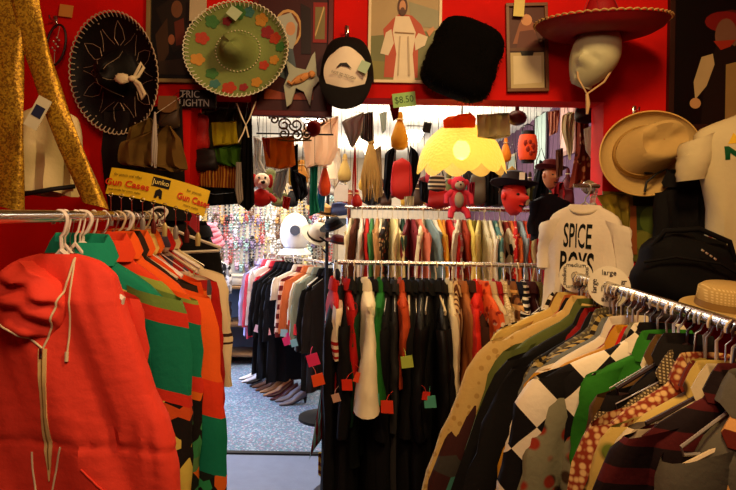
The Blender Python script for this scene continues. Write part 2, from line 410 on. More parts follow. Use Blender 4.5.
# words for automatic labels
def rack_fill(specs, places, rackname, rel, group, hk, Lr=(.6, .75), **kw):
    """specs: (desc, cat, material, options); places: (loc, rotz, seed)"""
    prev = None
    for i, (sp_, (loc, rz, tilt, seed)) in enumerate(zip(specs, places)):
        desc, cat, m = sp_[:3]; opt = dict(kw); opt.update(sp_[3] if len(sp_) > 3 else {})
        rd = rgrid(seed)
        lab = f"{desc} on the {rackname}" + (f", {rel} the {prev}" if prev else ', first on its rail')
        if len(lab.split()) > 16: lab = f"{desc}, {rel} the {prev}"
        if len(lab.split()) > 16: lab = f"{desc}, {rel} {prev}"
        if len(lab.split()) > 16: lab = f"{desc} on the {rackname}"

        opt.setdefault('L', rd.uniform(*Lr)); opt.setdefault('W', rd.uniform(.19, .23) if rackname != 'right rail' else rd.uniform(.20, .27)); opt['W'] = opt['W']*(1 if rackname != 'right rail' or i < 20 else 1-.018*(i-19)); opt['drop'] = opt.get('drop', 0)+(rd.uniform(-.02, .02) if rackname == 'right rail' else 0)
        nm = opt.pop('name', cat.replace(' ', '_')); h = opt.pop('hang', hk[seed % len(hk)]); dp = opt.pop('drop', 0)
        garment(nm, lab, cat, (loc[0], loc[1], loc[2]-dp), (0, tilt, rz), m=m, seed=seed, group=group, **opt)
        hanger(h, loc, (0, tilt, rz), f"{ {'wire':'thin wire','white':'white plastic','cream':'cream plastic','dark':'dark plastic','thick':'grey metal'}[h] } hanger holding clothes on the {rackname}", f"{h} hangers on the {rackname}", dp)
        prev = desc
    return

# ---------- rails
def rail_thing(name, label, pts_rail, posts, r=.014, loc=(0, 0, 0), feet=True):
    root = thing(name, label, 'clothes rack', loc)
    MB().tube(pts_rail, r, 16).build('rail', CHROME, root)
    for (x, y, z1) in posts:
        MB().tube([(x, y, .0), (x, y, z1)], r*.95, 14).build('post', CHROME, root)
        if feet: MB().lathe([(.001, 0), (.17, 0), (.17, .012), (.03, .03), (.02, .06), (.001, .06)], 28, c=(x, y, 0)).build('foot', mat('#15161d', .4, .5), root)
    return root
RX = .75; RZ = 1.38
rail_thing('clothes_rack', 'long chrome clothes rail running back along the right side', [(RX, .55, RZ), (RX, 2.88, RZ)], [(RX, .6, RZ), (RX, 2.5, RZ)], r=.016)
LX = -.712; LZ = 1.585
def lx(y): return -.712-.105*(y-1.38)
rail_thing('clothes_rack', 'dark clothes rail on the left behind the coral jacket', [(lx(.9), .9, LZ), (lx(2.32), 2.32, LZ)], [(lx(.95), .95, LZ), (lx(2.28), 2.28, LZ)], r=.013)
CY0 = 3.02; CZ = P(440, 264, CY0).z
rail_thing('clothes_rack', 'low chrome clothes rail crossing the middle of the doorway', [(P(338, 263, CY0).x, CY0, CZ), (P(545, 263, CY0).x, CY0, CZ)], [(P(344, 263, CY0).x, CY0, CZ), (P(541, 263, CY0).x, CY0, CZ)], r=.011, feet=False)
UY = 4.5; UZ = P(455, 209, UY).z
rail_thing('clothes_rack', 'upper pale clothes rail behind the crossing rail', [(P(345, 207, UY).x, UY, UZ), (P(566, 207, UY).x, UY, UZ)], [(P(349, 207, UY).x, UY, UZ), (P(563, 207, UY).x, UY, UZ)], r=.016, feet=False)
FA = Vector((-1.12, 6.05, 1.2)); FB = Vector((-.36, 5.0, 1.2))
rail_thing('clothes_rack', 'far clothes rail over the row of shoes', [FA, FB], [(FA.x, FA.y, 1.2), (FB.x, FB.y, 1.2)], r=.013, feet=False)

# ---------- crossing rail (edge-on clothes)
f = fab
C_ = [
 ('red baseball shirt with cream striped sleeves', 'shirt', f('#b3150f'), dict(ms=f([(0, '#b3150f'), (.13, '#e4d6b4'), (.30, '#a01410'), (.315, '#e4d6b4'), (.33, '#a01410'), (.345, '#e4d6b4'), (.36, '#a01410'), (.375, '#e4d6b4')], 'bands', sc=0), sl=.24, L=.5)),
 ('long black pleated skirt', 'skirt', f('#0c0b0e'), dict(L=1.05, W=.25, D=.045, sl=0, collar=False)),
 ('bright red long sleeved top', 'shirt', f('#b3150f'), dict(L=.6, sl=.46)),
 ('black long coat', 'coat', f('#0c0a0a'), dict(L=1.15, D=.04)),
 ('black cardigan with green edge', 'cardigan', f('#11160f'), dict(ms=f('#143a1c'), L=.8)),
 ('cream shirt with wide sleeve', 'shirt', f('#e6d9b4'), dict(sl=.44, L=.5, out=.14, rw=.10, D=.04, flare=.7)),
 ('black blazer', 'jacket', f('#0a0808'), dict(L=1.15, D=.04)),
 ('grass green sweater', 'sweater', f('#1c6a20'), dict(sl=.40, L=.5, out=.11, rw=.10, D=.03, flare=.5)),
 ('black pleated dress', 'dress', f('#0b0a0c'), dict(L=1.2, D=.04)),
 ('charcoal grey shirt', 'shirt', f('#2a2826'), dict(L=1.0)),
 ('rust orange scarf top', 'top', f('#b8451c'), dict(L=.45, sl=.22)),
 ('black wool jumper', 'sweater', f('#0d0b0a'), dict(L=1.15, D=.04)),
 ('black suit jacket', 'jacket', f('#080707'), dict(L=1.2, D=.04)),
 ('black satin dress', 'dress', f('#0a090b', rough=.5), dict(L=1.2, D=.04)),
 ('black overcoat', 'coat', f('#090808'), dict(L=1.15, D=.04)),
 ('black velvet gown', 'dress', f('#0b090a'), dict(L=1.2, D=.04)),
 ('black raincoat', 'coat', f('#0c0b0c', rough=.4), dict(L=1.2, D=.04)),
 ('pale cream long blouse', 'blouse', f('#e0d2a8'), dict(L=.72, sl=.5, rw=.05)),
 ('beige and brown striped blouse', 'blouse', f('#c8a878', 'vstripe', '#5a3018', sc=2), dict(L=.65, rw=.05)),
 ('tan suede jacket', 'jacket', f('#a8622c'), dict(L=.6)),
 ('dark brown cardigan', 'cardigan', f('#3a1c10'), dict(L=1.1, D=.035)),
 ('vivid red hooded top', 'top', f('#d0240f'), dict(L=.42, sl=.3, out=.12, rw=.09)),
 ('orange and white patterned shirt', 'shirt', f('#d85a28', 'floral', '#e8d0b0', '#8a1c10'), dict(L=.6)),
 ('beige linen shirt', 'shirt', f('#c9b48a'), dict(L=.6)),
 ('crimson thin dress', 'dress', f('#a01418'), dict(L=.9)),
 ('cream knitted top', 'top', f('#d8c9a0', 'weave', '#b09868'), dict(L=.6)),
 ('brown plaid shirt', 'shirt', f('#7a4a24', 'plaid', '#3a1c10', '#c09050'), dict(L=.6)),
 ('navy blue cardigan', 'cardigan', f('#10142a'), dict(L=1.15, D=.035)),
 ('black and white striped blouse', 'blouse', f('#16120f', 'stripe', '#d8d0b8', sc=3), dict(L=.6)),
 ('maroon jumper', 'sweater', f('#3a0c0c'), dict(L=1.1, D=.035)),
 ('olive blouse', 'blouse', f('#6a5c2c'), dict(L=.6)),
]
x0 = P(328, 263, CY0).x+.03; x1 = P(538, 263, CY0).x
pl = []
for i in range(len(C_)):
    t = i/(len(C_)-1); pl.append(((x0+(x1-x0)*t, CY0, CZ), PI/2*-1*-1+rgrid(i).uniform(-.2, .2), rgrid(i+90).uniform(-.04, .04), 300+i))
rack_fill(C_, pl, 'crossing rail', 'just right of', 'clothes on the crossing rail', ['wire', 'wire', 'thick', 'cream'], D=.024, out=.06, rw=.06, sl=.5, fold=.7, drop=.03)

# ---------- upper rail
U_ = [
 ('cream jacket', 'jacket', f('#e0d0a0')), ('dark brown jacket', 'jacket', f('#5a2a14')), ('white cotton shirt', 'shirt', f('#e6dcc0')), ('scarlet blouse', 'blouse', f('#b8200f')),
 ('leaf green vest', 'vest', f('#3f7a3c')), ('light caramel cardigan', 'cardigan', f('#b88850')), ('ivory cardigan', 'cardigan', f('#e8dcb0')), ('black floral blouse', 'blouse', f('#241a14', 'floral', '#c8a878', '#903020')),
 ('pale yellow shirt', 'shirt', f('#e8d890')), ('sand coloured shirt', 'shirt', f('#d0bc80')), ('bottle green jacket', 'jacket', f('#1f3a28')), ('maroon leather jacket', 'jacket', f('#6a1a1c', rough=.4)), ('wine red coat', 'coat', f('#7a2024')),
 ('salmon pink blouse', 'blouse', f('#d87858')), ('pale cream shirt', 'shirt', f('#e8dcb0')), ('grey blue shirt', 'shirt', f('#7f9490')), ('white ruffled blouse', 'blouse', f('#ede4c8')), ('mustard yellow jacket', 'jacket', f('#d89a28')),
 ('golden orange jacket', 'jacket', f('#d8862a')), ('bright red dress', 'dress', f('#cc2a20')), ('rose and grey shirt', 'shirt', f('#b06060', 'stripe', '#b8a890')), ('off white shirt', 'shirt', f('#e6dab4')), ('rust red blouse', 'blouse', f('#a83a1c')),
 ('lemon yellow blouse', 'blouse', f('#e6cc58')), ('olive yellow cardigan', 'cardigan', f('#a89a40')), ('butter yellow blouse', 'blouse', f('#e8d47c')), ('wide cream coat', 'coat', f('#e8dcae')), ('pale ivory coat', 'coat', f('#efe6c4')), ('teal spotted blouse', 'blouse', f('#4f7a70', 'spots', '#a8b890')), ('beige jumper', 'sweater', f('#c8b080')),
 ('black and cream patterned shirt', 'shirt', f('#1c1410', 'patch', '#d8c498', '#8a2a18')), ('tangerine blouse', 'blouse', f('#e07030')), ('red polka dot blouse', 'blouse', f('#c02018', 'spots', '#e8c8a0', sc=2)), ('pale blue shirt', 'shirt', f('#98a8a8')), ('orange red shirt', 'shirt', f('#d84820')), ('strong red shirt', 'shirt', f('#c81c14')), ('straw coloured top', 'top', f('#d8c888')), ('brown tweed jacket', 'jacket', f('#6a4428', 'tweed', '#3c2416')), ('cream top with gold', 'top', f('#e0cc90')), ('dark rust jacket', 'jacket', f('#6a2c18')), ('olive patterned shirt', 'shirt', f('#8a8040', 'floral', '#d8c888', '#503818')),
]
x0 = P(352, 209, UY).x; x1 = P(556, 209, UY).x; pl = []
for i in range(len(U_)):
    t = i/(len(U_)-1); pl.append(((x0+(x1-x0)*t, UY, UZ-.004), PI/2+rgrid(i+7).uniform(-.3, .3), rgrid(i+33).uniform(-.05, .05), 500+i))
rack_fill(U_, pl, 'upper rail', 'right of', 'clothes on the upper rail', ['wire', 'cream', 'wire'], D=.022, sl=.38, out=.07, rw=.07, simple=True)

# ---------- far rail over the shoes
F_ = [
 ('lavender blue shirt', 'shirt', f('#b8b8e4'), dict(L=.7, sl=.5)), ('coral red blouse', 'blouse', f('#e04858'), dict(L=.7, sl=.5)), ('white shirt', 'shirt', f('#e8e4e0'), dict(L=.45)), ('raspberry red dress', 'dress', f('#c82838'), dict(L=.8, sl=.5)),
 ('black evening dress', 'dress', f('#0b0a10'), dict(L=.98, W=.26)), ('black skirt suit', 'jacket', f('#0a0a0e'), dict(L=1.0, W=.26)), ('black formal jacket', 'jacket', f('#0a0a0e'), dict(L=.95, W=.25)), ('navy black coat', 'coat', f('#0c0d16'), dict(L=1.0, W=.25)),
 ('cream short sleeved top', 'top', f('#e0d4c0'), dict(L=.5, sl=.2)), ('maroon striped shirt', 'shirt', f('#6a2020', 'stripe', '#d8b8a0'), dict(L=.55)),
 ('orange brown shirt', 'shirt', f('#c86838'), dict(L=.6, sl=.45)), ('beige blouse with red cuffs', 'blouse', f('#d8c8a8'), dict(L=.6, sl=.35, cuff=f('#b83020'))), ('grey green shirt', 'shirt', f('#8a9484'), dict(L=.65, sl=.5)),
 ('plain black dress', 'dress', f('#0c0a0a'), dict(L=.95)), ('dark brown coat', 'coat', f('#1c1410'), dict(L=.95)),
]
pl = []; dv = (FB-FA); ang = math.atan2(dv.y, dv.x)
for i in range(len(F_)):
    t = (i+.3)/(len(F_)-.2); p = FA+dv*t; pl.append(((p.x, p.y, 1.2), ang+PI/2+R(180)+rgrid(i+4).uniform(-.12, .12), 0, 700+i))
rack_fill(F_, pl, 'far rail over the shoes', 'just right of', 'clothes on the far rail', ['wire', 'white'], D=.02, out=.06, rw=.055, sl=.5)
# ---------- right-hand rail, listed from the far end towards the camera
PAIS = f('#c8a468', 'weave', '#7a2c14', sc=.9)
G_ = [
 ('cream patterned shirt', 'shirt', f('#d0bc84', 'floral', '#8a5a28', '#503010'), {}),
 ('black knit with white stripes', 'sweater', f('#14110e', 'dstripe', '#e0d4b4', sc=2.2), {}),
 ('brown floral blouse', 'blouse', f('#5a3418', 'floral', '#c89858', '#201008'), {}),
 ('yellow cream blouse', 'blouse', f('#d8b860'), dict(sl=.4)),
 ('burnt orange jacket', 'jacket', f('#b8602a'), {}),
 ('navy jacket with small red flowers', 'jacket', f('#100e16', 'spots', '#8a2c1c', sc=.8), dict(sl=.8, out=.30, W=.27, L=1.0)),
 ('dark teal and red blouse', 'blouse', f('#3a1a16', 'patch', '#5a1414', '#3f7a6a'), dict(sl=.72, out=.34, W=.27, cuff=f('#5aa08c'))),
 ('long khaki cream raincoat', 'coat', f('#c8a860', 'spots', '#b08c48', sc=2), dict(sl=.85, out=.24, rw=.085, L=1.0, D=.04, W=.30)),
 ('olive green raincoat', 'coat', f('#56602a'), dict(W=.29, out=.16, sl=.6, L=.95, D=.03, rw=.08)),
 ('black wool coat', 'coat', f('#0c0a08'), dict(L=.95, W=.28, out=.22, sl=.8, rw=.09)),
 ('dark red wool coat', 'coat', f('#8a1410'), dict(sl=.75, L=.95, D=.036, rw=.085, out=.2, W=.28)),
 ('black wrap jacket', 'jacket', f('#0e0b0a'), dict(W=.28, out=.2, sl=.8, rw=.09, L=1.0)),
 ('grey brown herringbone jacket', 'jacket', f('#8a8058', 'tweed', '#4c4430', sc=.5), dict(D=.03)),
 ('tan shirt with black stripes', 'shirt', f('#a8904c', 'dstripe', '#241c10', sc=3), {}),
 ('slate grey blazer', 'jacket', f('#6c7068'), dict(sl=.55, D=.028, out=.12)),
 ('white pointed collar shirt', 'shirt', f('#e2d6b8'), dict(sl=.3)),
 ('brown and red paisley shirt', 'shirt', f('#3c1a10', 'patch', '#8a2a18', '#7a5a30', sc=3), dict(D=.028)),
 ('mustard satin blouse', 'blouse', f('#c08a20', rough=.45), dict(sl=.6, out=.12, rw=.085, D=.03)),
 ('tomato red shirt', 'shirt', f('#c81a0c'), dict(sl=.6, out=.1)),
 ('grey sweatshirt with red print', 'sweater', f('#7a785c', 'floral', '#8a2c18', '#3c2a18', sc=.7), dict(D=.028)),
 ('black and white diamond sweater', 'sweater', f('#0e0b0a', 'argyle', '#e6dcbc', sc=1), dict(ms=f('#0e0b0a', 'argyle', '#e6dcbc', sc=1), D=.036, rw=.09, W=.30)),
 ('emerald green blouse', 'blouse', f('#2c7a1c'), dict(sl=.30, rw=.06, out=.06, W=.19, L=.5)),
 ('ivory blouse with red roses', 'blouse', f('#d8cca0', 'spots', '#a84020', sc=.8), dict(D=.026, W=.16, out=.04)),
 ('brown olive jacket', 'jacket', f('#5a4018'), dict(D=.03, W=.17, out=.05)),
 ('black cord jacket', 'jacket', f('#15100c'), dict(W=.16, out=.05)),
 ('fine checked tan jacket', 'jacket', f('#b8a878', 'tweed', '#4a3c24', sc=1), dict(D=.03, W=.19, out=.06)),
 ('cream and rust woven cardigan', 'cardigan', PAIS, dict(D=.036, rw=.09, sl=.6)),
 ('dark brown patterned jacket', 'jacket', f('#2c140c', 'patch', '#6a2010', '#8a7a30', sc=2.5), dict(D=.03)),
 ('yellow green paisley blouse', 'blouse', f('#b8a050', 'floral', '#5a6a20', '#3a2410', sc=.6), dict(D=.028)),
 ('cream ribbed shirt', 'shirt', f('#cdbd90'), dict(D=.025)),
 ('black and maroon shirt', 'shirt', f('#180a0a', 'stripe', '#4a1010'), {}),
 ('thick grey wool jacket', 'jacket', f('#5c5848'), dict(D=.055, rw=.1, W=.17, out=.06, drop=.03)),
 ('orange and black striped robe', 'robe', f('#d8a058', 'dstripe', '#5a1808', sc=.9), dict(D=.035, rw=.09, W=.17, out=.05, drop=.07)),
]
pl = []; Y0 = 2.5; Y1 = 1.17; n = len(G_)
for i in range(n):
    t = i/(n-1); y = Y0+(Y1-Y0)*t**.98
    pl.append(((RX, y, RZ), rgrid(i+11).uniform(-.16, .22)+.06, R(1)+rgrid(i+45).uniform(-.08, .06)+R(5)*max(0, (i-n+12)/12)*(1 if i < n-2 else 0), 900+i))
rack_fill(G_, pl, 'right rail', 'in front of', 'clothes on the right rail', ['wire', 'thick', 'cream', 'wire', 'dark'], Lr=(.7, .8), D=.026, sl=.52, out=.12, rw=.075, drop=.03, fold=1.4)
# spare empty hangers bunched on the right rail
for i, y in enumerate([1.22, 1.26, 1.29, 1.36, 1.42, 1.45, 1.53, 1.56, 1.66, 1.7, 1.9, 1.96, 2.0, 2.08, 2.3, 2.36, 2.42, 2.5, 2.6, 2.66]):
    hanger(['thick', 'dark', 'cream', 'wire'][i % 4], (RX, y+.012, RZ), (0, rgrid(i).uniform(-.1, .1), rgrid(i+3).uniform(-.4, .4)),
           f"empty {['grey metal','dark plastic','cream plastic','thin wire'][i % 4]} hanger bunched on the right rail", f"empty {['grey','dark','cream','wire'][i % 4]} hangers bunched on the right rail", .06)
# round size markers
def size_disc(y, word, label, r):
    root = thing('size_marker', label, 'size marker', (RX, y, RZ), (0, 0, R(-25)))
    ring = []
    mb = MB(); n = 40
    for (rr, yy) in ((.018, -.0015), (r, -.0015), (r, .0015), (.018, .0015), (.018, -.0015)): ring.append([(rr*math.cos(a), yy, rr*math.sin(a)-.0) for a in (2*PI*j/n for j in range(n))])
    mb.loft(ring, cap=False).build('disc', mat('#e8e2c4', .45), root, smooth=False)
    for a in (0, 90, 180, 270):
        d = R(a); text(word, r*.36, BLACK, root, (math.sin(d)*r*.68, -.003, math.cos(d)*r*.68), (PI/2, R(a), 0), sx=1.0)
size_disc(2.02, 'large', 'round white marker reading large around the chrome rail', .066)
size_disc(2.36, 'medium', 'smaller round white marker further back on the chrome rail', .062)

# ---------- left-hand rail
coral = f('#e84430', rough=.75)
root = thing('hooded_jacket', 'coral red hooded zip jacket hanging nearest on the left rail', 'jacket', (LX, 1.38, LZ-.005), (0, 0, R(-2)))
cprof = [(0, .04), (.008, .075), (.016, .10), (.044, .134), (.09, .150), (.13, .163), (.19, .19), (.25, .216), (.29, .231), (.34, .262), (.40, .282), (.412, .280), (.425, .284), (.45, .290), (.62, .300)]
def coral_w(z):
    z = min(z, .62)
    for (a, p), (b_, q) in zip(cprof, cprof[1:]):
        if z <= b_: return p+(q-p)*(z-a)/(b_-a)
    return cprof[-1][1]
rings = []; n = 90; m = 90
for i in range(m+1):
    z = .6*(i/m); wd = coral_w(z); d = .05*(.35+.65*min(1, z/.1)); ring = []
    pin = math.exp(-((z-.405)/.008)**2)
    for j in range(n):
        a = 2*PI*j/n; c, s_ = math.cos(a), math.sin(a)
        x = .955*wd*math.copysign(abs(c)**.82, c); y = d*math.copysign(abs(s_)**.6, s_)
        fo = .018*noise.noise(Vector((x*9-z*4, z*1.1, 1)))+.006*noise.noise(Vector((x*30-z*10, z*2.5, 4)))+.0012*noise.noise(Vector((x*70, z*60, 4)))
        gath = (.005*math.sin(x*140+4*noise.noise(Vector((x*20, z*8, 0)))))*math.exp(-((z-.405)/.05)**2)
        y += (fo*1.3*min(1, z/.06)+gath)*min(1, abs(s_)*2)-math.copysign(.004, s_)*pin
        ring.append((x, y, -.078-z-.02*abs(x/.3)**2*min(1, z*3)))
    rings.append(ring)
cbody = MB().loft(rings, cap=False).build('body', coral, root)
for s_ in (-1, 1):
    so_ = sleeve_mesh(.13, s_, .5, .025, 5+s_, Ln=.5, out=.03, rw=.06, z0=-.10).build('sleeve', coral, root); so_.location.y = .05
# slumped hood
hd = []
for i in range(30):
    t = i/29; ring = []
    for j in range(44):
        a = 2*PI*j/44; rx = .10*math.sin(PI*(.10+.84*t))**.55*(1-.3*t); ry = .042*math.sin(PI*(.1+.8*t))**.6
        x = rx*math.cos(a)-.055+.03*t; y = -.04+ry*math.sin(a)*1.1; z = -.095-.165*t-.03*math.cos(a)**2*(1-t)
        nn_ = noise.noise(Vector((x*20+z*18, z*30-x*14, a*.3)))*.016+.006*math.sin(z*130+x*70)
        ring.append((x, y+nn_*min(1, abs(math.sin(a))*2), z+nn_*.5))
    hd.append(ring)
chood = MB().loft(hd).build('hood', coral, root)
from mathutils.bvhtree import BVHTree
trees = [BVHTree.FromPolygons([v.co for v in o.data.vertices], [tuple(p.vertices) for p in o.data.polygons]) for o in (cbody, chood)]
def on(x, z, off=.003, hood=True):
    ys = [h[0].y for h in (t.ray_cast(Vector((x, -.5, z)), Vector((0, 1, 0))) for t in (trees if hood else trees[:1])) if h[0]]
    return Vector((x, (min(ys) if ys else -.06)-off, z))
def dense(pts, k=8): return [(a[0]+(b_[0]-a[0])*i/k, a[1]+(b_[1]-a[1])*i/k) for a, b_ in zip(pts, pts[1:]) for i in range(k)]+[pts[-1]]
def lie(pts, r, nm, m, par=root, **k):
    return MB().tube([on(x, z, r*.7) for x, z in dense(pts)], r, 8, **k).build(nm, m, par)
off = mat('#d8cda4', .6)
zx = .0
zm = MB(); zs = [-.278-.287*i/34 for i in range(35)]
wz = lambda z: .0082 if z > -.50 else .0082*max(.05, (z+.57)/.07)
zcx = lambda z: .012*(-.278-z)/.29
zm.loft([[on(zcx(z)-wz(z), z, .004), on(zcx(z)+wz(z), z, .004), on(zcx(z)+wz(z), z, .001), on(zcx(z)-wz(z), z, .001)] for z in zs])
z_ = zm.build('zip', mat('#d8c07c', .6), root)
MB().tube([on(zcx(z), z, .0045) for z in zs[:-3]], .0014, 5).build('zip_teeth', mat('#a88c50', .35, .7), z_)
MB().box(on(0, -.285, .008), (.007, .004, .02)).build('zip_pull', CHROME, z_)
lie([(.045, -.088), (.043, -.13), (.034, -.17), (.018, -.23), (0, -.278)], .0024, 'neckline_piping', off)
lie([(-.14, -.20), (-.10, -.215), (-.06, -.232), (-.02, -.262), (0, -.278)], .0024, 'neckline_piping', off)
lie([(.046, -.085), (.052, -.14), (.052, -.20), (.050, -.26), (.048, -.29)], .0022, 'hood_cord', off); lie([(.048, -.285), (.048, -.305)], .0042, 'cord_tip', off)
lie([(-.030, -.505), (-.028, -.54), (-.022, -.58), (-.014, -.64), (-.01, -.68)], .0022, 'waist_cord', off)
lie([(.040, -.488), (.034, -.51), (.026, -.55), (.016, -.60), (.006, -.68)], .0022, 'waist_cord', off)
lie([(.09, -.53), (.12, -.56), (.16, -.595), (.20, -.615)], .0022, 'pocket_welt', coral)
hanger('white', (LX, 1.38, LZ), (0, R(-4), R(-4)), 'white plastic hanger inside the coral hooded jacket', None, .012).scale = (.8, 1, 1)

multi = f('#1a1814', 'patch', '#1f8a68', '#c8381c', sc=.9)
T_ = '#0d7456'
L_ = [
 ('teal jacket with green collar and red bands', 'jacket', f([(0, '#0f7f60'), (.13, 'P'), (.17, '#c8301c'), (.20, T_), (.345, '#c8301c'), (.375, '#8a9a3c'), (.40, 'P')], 'bands', '#c8501c', '#c8b850', sc=.35), dict(ms=f([(0, '#6a8a3c'), (.15, '#c8301c'), (.185, T_), (.345, '#c8301c'), (.375, 'P')], 'bands', '#c8501c', '#c8b850', sc=.3), mc=f('#14906e'), D=.04, sl=.6, rw=.085, L=.75, W=.2, out=.06)),
 ('teal and black jacket with bright splashes', 'jacket', f([(0, '#d8401c'), (.12, '#8a9a3c'), (.15, '#c8301c'), (.20, T_), (.34, '#c8301c'), (.38, 'P')], 'bands', '#d86818', '#3a8a50', sc=.3), dict(D=.035, rw=.085, L=.9, W=.21, out=.05, sl=.6)),
 ('orange, red and teal windbreaker', 'jacket', f([(0, '#e05a18'), (.36, '#d83818'), (.46, T_), (.62, 'P'), (.8, T_)], 'bands', '#d86018', '#2a8a50', sc=.3), dict(D=.04, sl=.62, rw=.095, L=.95, W=.22, out=.08)),
 ('dark brown jacket', 'jacket', f('#2a1c10'), dict(D=.028, L=.8, W=.19, out=.04)),
 ('bright orange jacket', 'jacket', f('#e0480a'), dict(D=.035, sl=.5, rw=.085, L=.72, W=.175, out=.02, mc=f('#e8601c'))),
 ('cream yellow shirt', 'shirt', f('#d8b860'), dict(D=.025, sl=.5, out=.02, W=.175)),
 ('teal and green ski jacket', 'jacket', f([(0, '#d86018'), (.42, '#d83818'), (.50, T_), (.8, '#d88828')], 'bands', sc=0), dict(D=.035, sl=.75, rw=.09, L=1.0, W=.175, out=.02)),
 ('red and grey checked shirt', 'shirt', f('#4a4450', 'plaid', '#a01c18', '#c8b090', sc=.8), dict(D=.028, sl=.5, rw=.075, out=.02, W=.175)),
 ('long red dress', 'dress', f('#b8180f'), dict(D=.03, sl=.5, L=1.0, W=.19, out=.05)),
 ('cream varsity top with dark sleeve stripes', 'top', f('#e2d2a4'), dict(D=.028, sl=.42, rw=.08, out=.05, W=.19, ms=f([(0, '#e2d2a4'), (.42, '#3a2420'), (.43, '#e2d2a4'), (.45, '#3a2420'), (.46, '#e2d2a4')], 'bands', sc=0))),
 ('scarlet and cream tracksuit top', 'jacket', f('#b01c18', 'dstripe', '#d8c090', sc=.6), dict(D=.028, L=1.0, W=.175, out=.02)),
]
pl = []
ys_ = [1.52, 1.66, 1.73, 1.79, 1.87, 1.93, 1.99, 2.06, 2.13, 2.2, 2.27]
for i, y in enumerate(ys_): pl.append(((lx(y), y, LZ), rgrid(i+61).uniform(-.1, .1)+.02, rgrid(i+5).uniform(-.03, .05), 1200+i))
rack_fill(L_, pl, 'left rail', 'behind', 'clothes on the left rail', ['white', 'wire', 'wire', 'cream'], Lr=(.75, .9))
for i, y in enumerate([1.41, 1.44, 1.47, 1.5, 1.55, 1.59, 1.67, 1.75, 1.88]):
    hanger('white' if i % 3 != 1 else 'wire', (lx(y), y, LZ), (0, 0, rgrid(i+20).uniform(-.5, .5)), ('white plastic' if i % 3 != 1 else 'thin wire')+' hanger crowded at the front of the left rail', ('white' if i % 3 != 1 else 'wire')+' hangers at the front of the left rail').scale = (.5, .5, 1)
# big white hanger turned across the orange jacket
hanger('white', (lx(2.22)+.01, 2.22, LZ+.02), (0, R(-2), R(25)), 'white plastic hanger tilted over the bright orange jacket', None).scale = (1.25, 1.25, .8)

# ---------- coloured price tags pinned to clothes on the crossing rail and the far rail
def pin_tag(frag, px, py, size, colr, label=None):
    g = [o for o in bpy.data.objects if o.parent is None and frag in o.get('label', '').split(',')[0]][0]
    Y = g.location.y-.36 if abs(g.location.y-CY0) < .01 else g.location.y-.3
    p = P(px, py, Y); s_ = S(size/2, Y)
    mb = MB().plate([(-s_, -s_*.8), (s_*.85, -s_), (s_, s_*.85), (-s_*.8, s_)], -.001, .001)
    mb.tube([(0, 0, s_*.9), (.002, .03, s_+.01), (0, .10, s_+.012)], .001, 4)
    o = mb.build('price_tag', mat(colr, .8), g, smooth=False)
    o.matrix_parent_inverse = (Matrix.Translation(g.location) @ g.rotation_euler.to_matrix().to_4x4()).inverted(); o.location = p; o.rotation_euler = (0, R((px*7+py) % 50-25), R((px*3) % 40-20))
for a_ in (('red baseball', 313, 360, 13, '#e0306c'), ('bright red long', 318, 380, 13, '#e8501c'), ('black long coat', 336, 398, 9, '#c8a088'), ('black cardigan', 347, 385, 12, '#e03010'), ('cream shirt', 359, 378, 11, '#d84820'),
           ('black blazer', 374, 399, 12, '#5aa48c'), ('grass green', 366, 372, 9, '#a01830'), ('charcoal grey', 387, 407, 14, '#d83818'), ('black suit', 407, 362, 13, '#a8b848'), ('black velvet', 430, 402, 13, '#4a9c84'), ('black raincoat', 426, 396, 9, '#c02818')): pin_tag(*a_)
for a_ in (('black evening', 258, 329, 8, '#d8b0c0'), ('black skirt', 267, 332, 8, '#e8b0c0'), ('black formal', 277, 331, 6, '#c89088'), ('cream short', 284, 333, 8, '#88b0b8'), ('maroon striped', 291, 338, 11, '#d83088'), ('orange brown', 299, 330, 12, '#e03848'), ('grey green', 294, 343, 8, '#70a0a8'), ('beige blouse', 287, 341, 9, '#c82c70')): pin_tag(*a_)

# ---------- lettered T-shirt
tp = P(586, 186, 2.48); ty = R(-40)
root = garment('t_shirt', 'cream T-shirt reading SPICE BOYS hanging at the doorway edge', 'T-shirt', tp, (0, R(2), ty), W=.15, L=.50, D=.035, m=f('#e8dcc0'), sl=.2, out=.03, rw=.055, seed=4, collar=False, fold=.6, neck=.06, prof=[(0, .40), (.02, .48), (.05, .70), (.09, .9), (.14, 1), (.3, 1.0), (1, 1.12)])
MB().tube([(.062*math.cos(a), .03*math.sin(a)-.002, -.082-.028*max(0, -math.sin(a))) for a in (2*PI*j/30 for j in range(30))], .005, 6, loop=True).build('neckband', f('#cfc2a0'), root)
text('SPICE', .135, mat('#1c241c', .8), root, (-.01, -.075, -.205), sx=.36, ext=.02, bold=.002)
text('BOYS', .15, mat('#14140f', .8), root, (-.01, -.075, -.325), sx=.38, ext=.02, bold=.003)
hanger('thick', tp, (0, R(2), ty), 'grey metal hanger of the lettered cream T-shirt', None)
r_ = thing('hook_bar', 'short chrome bar the cream lettered T-shirt hangs from', 'rail', (tp.x, tp.y, tp.z-.0))
MB().tube([(-.05, -.0, 0), (.05, .0, 0), (.05, WY-tp.y-.004, 0)], .008, 12).build('bar', CHROME, r_); MB().lathe([(.001, 0), (.03, 0), (.03, .006), (.001, .006)], 16).build('bracket', CHROME, r_, loc=(.05, WY-tp.y-.004, 0), rot=(PI/2, 0, 0))
for i in range(6):
    h = hanger('thick', Vector((tp.x+.05, tp.y+.035+.012*i, tp.z)), (0, 0, rgrid(i).uniform(-.3, .3)), 'empty grey hanger beside the lettered cream T-shirt', 'empty hangers beside the lettered T-shirt'); h.scale = (.5, .5, 1)
from mathutils.bvhtree import BVHTree
import bmesh
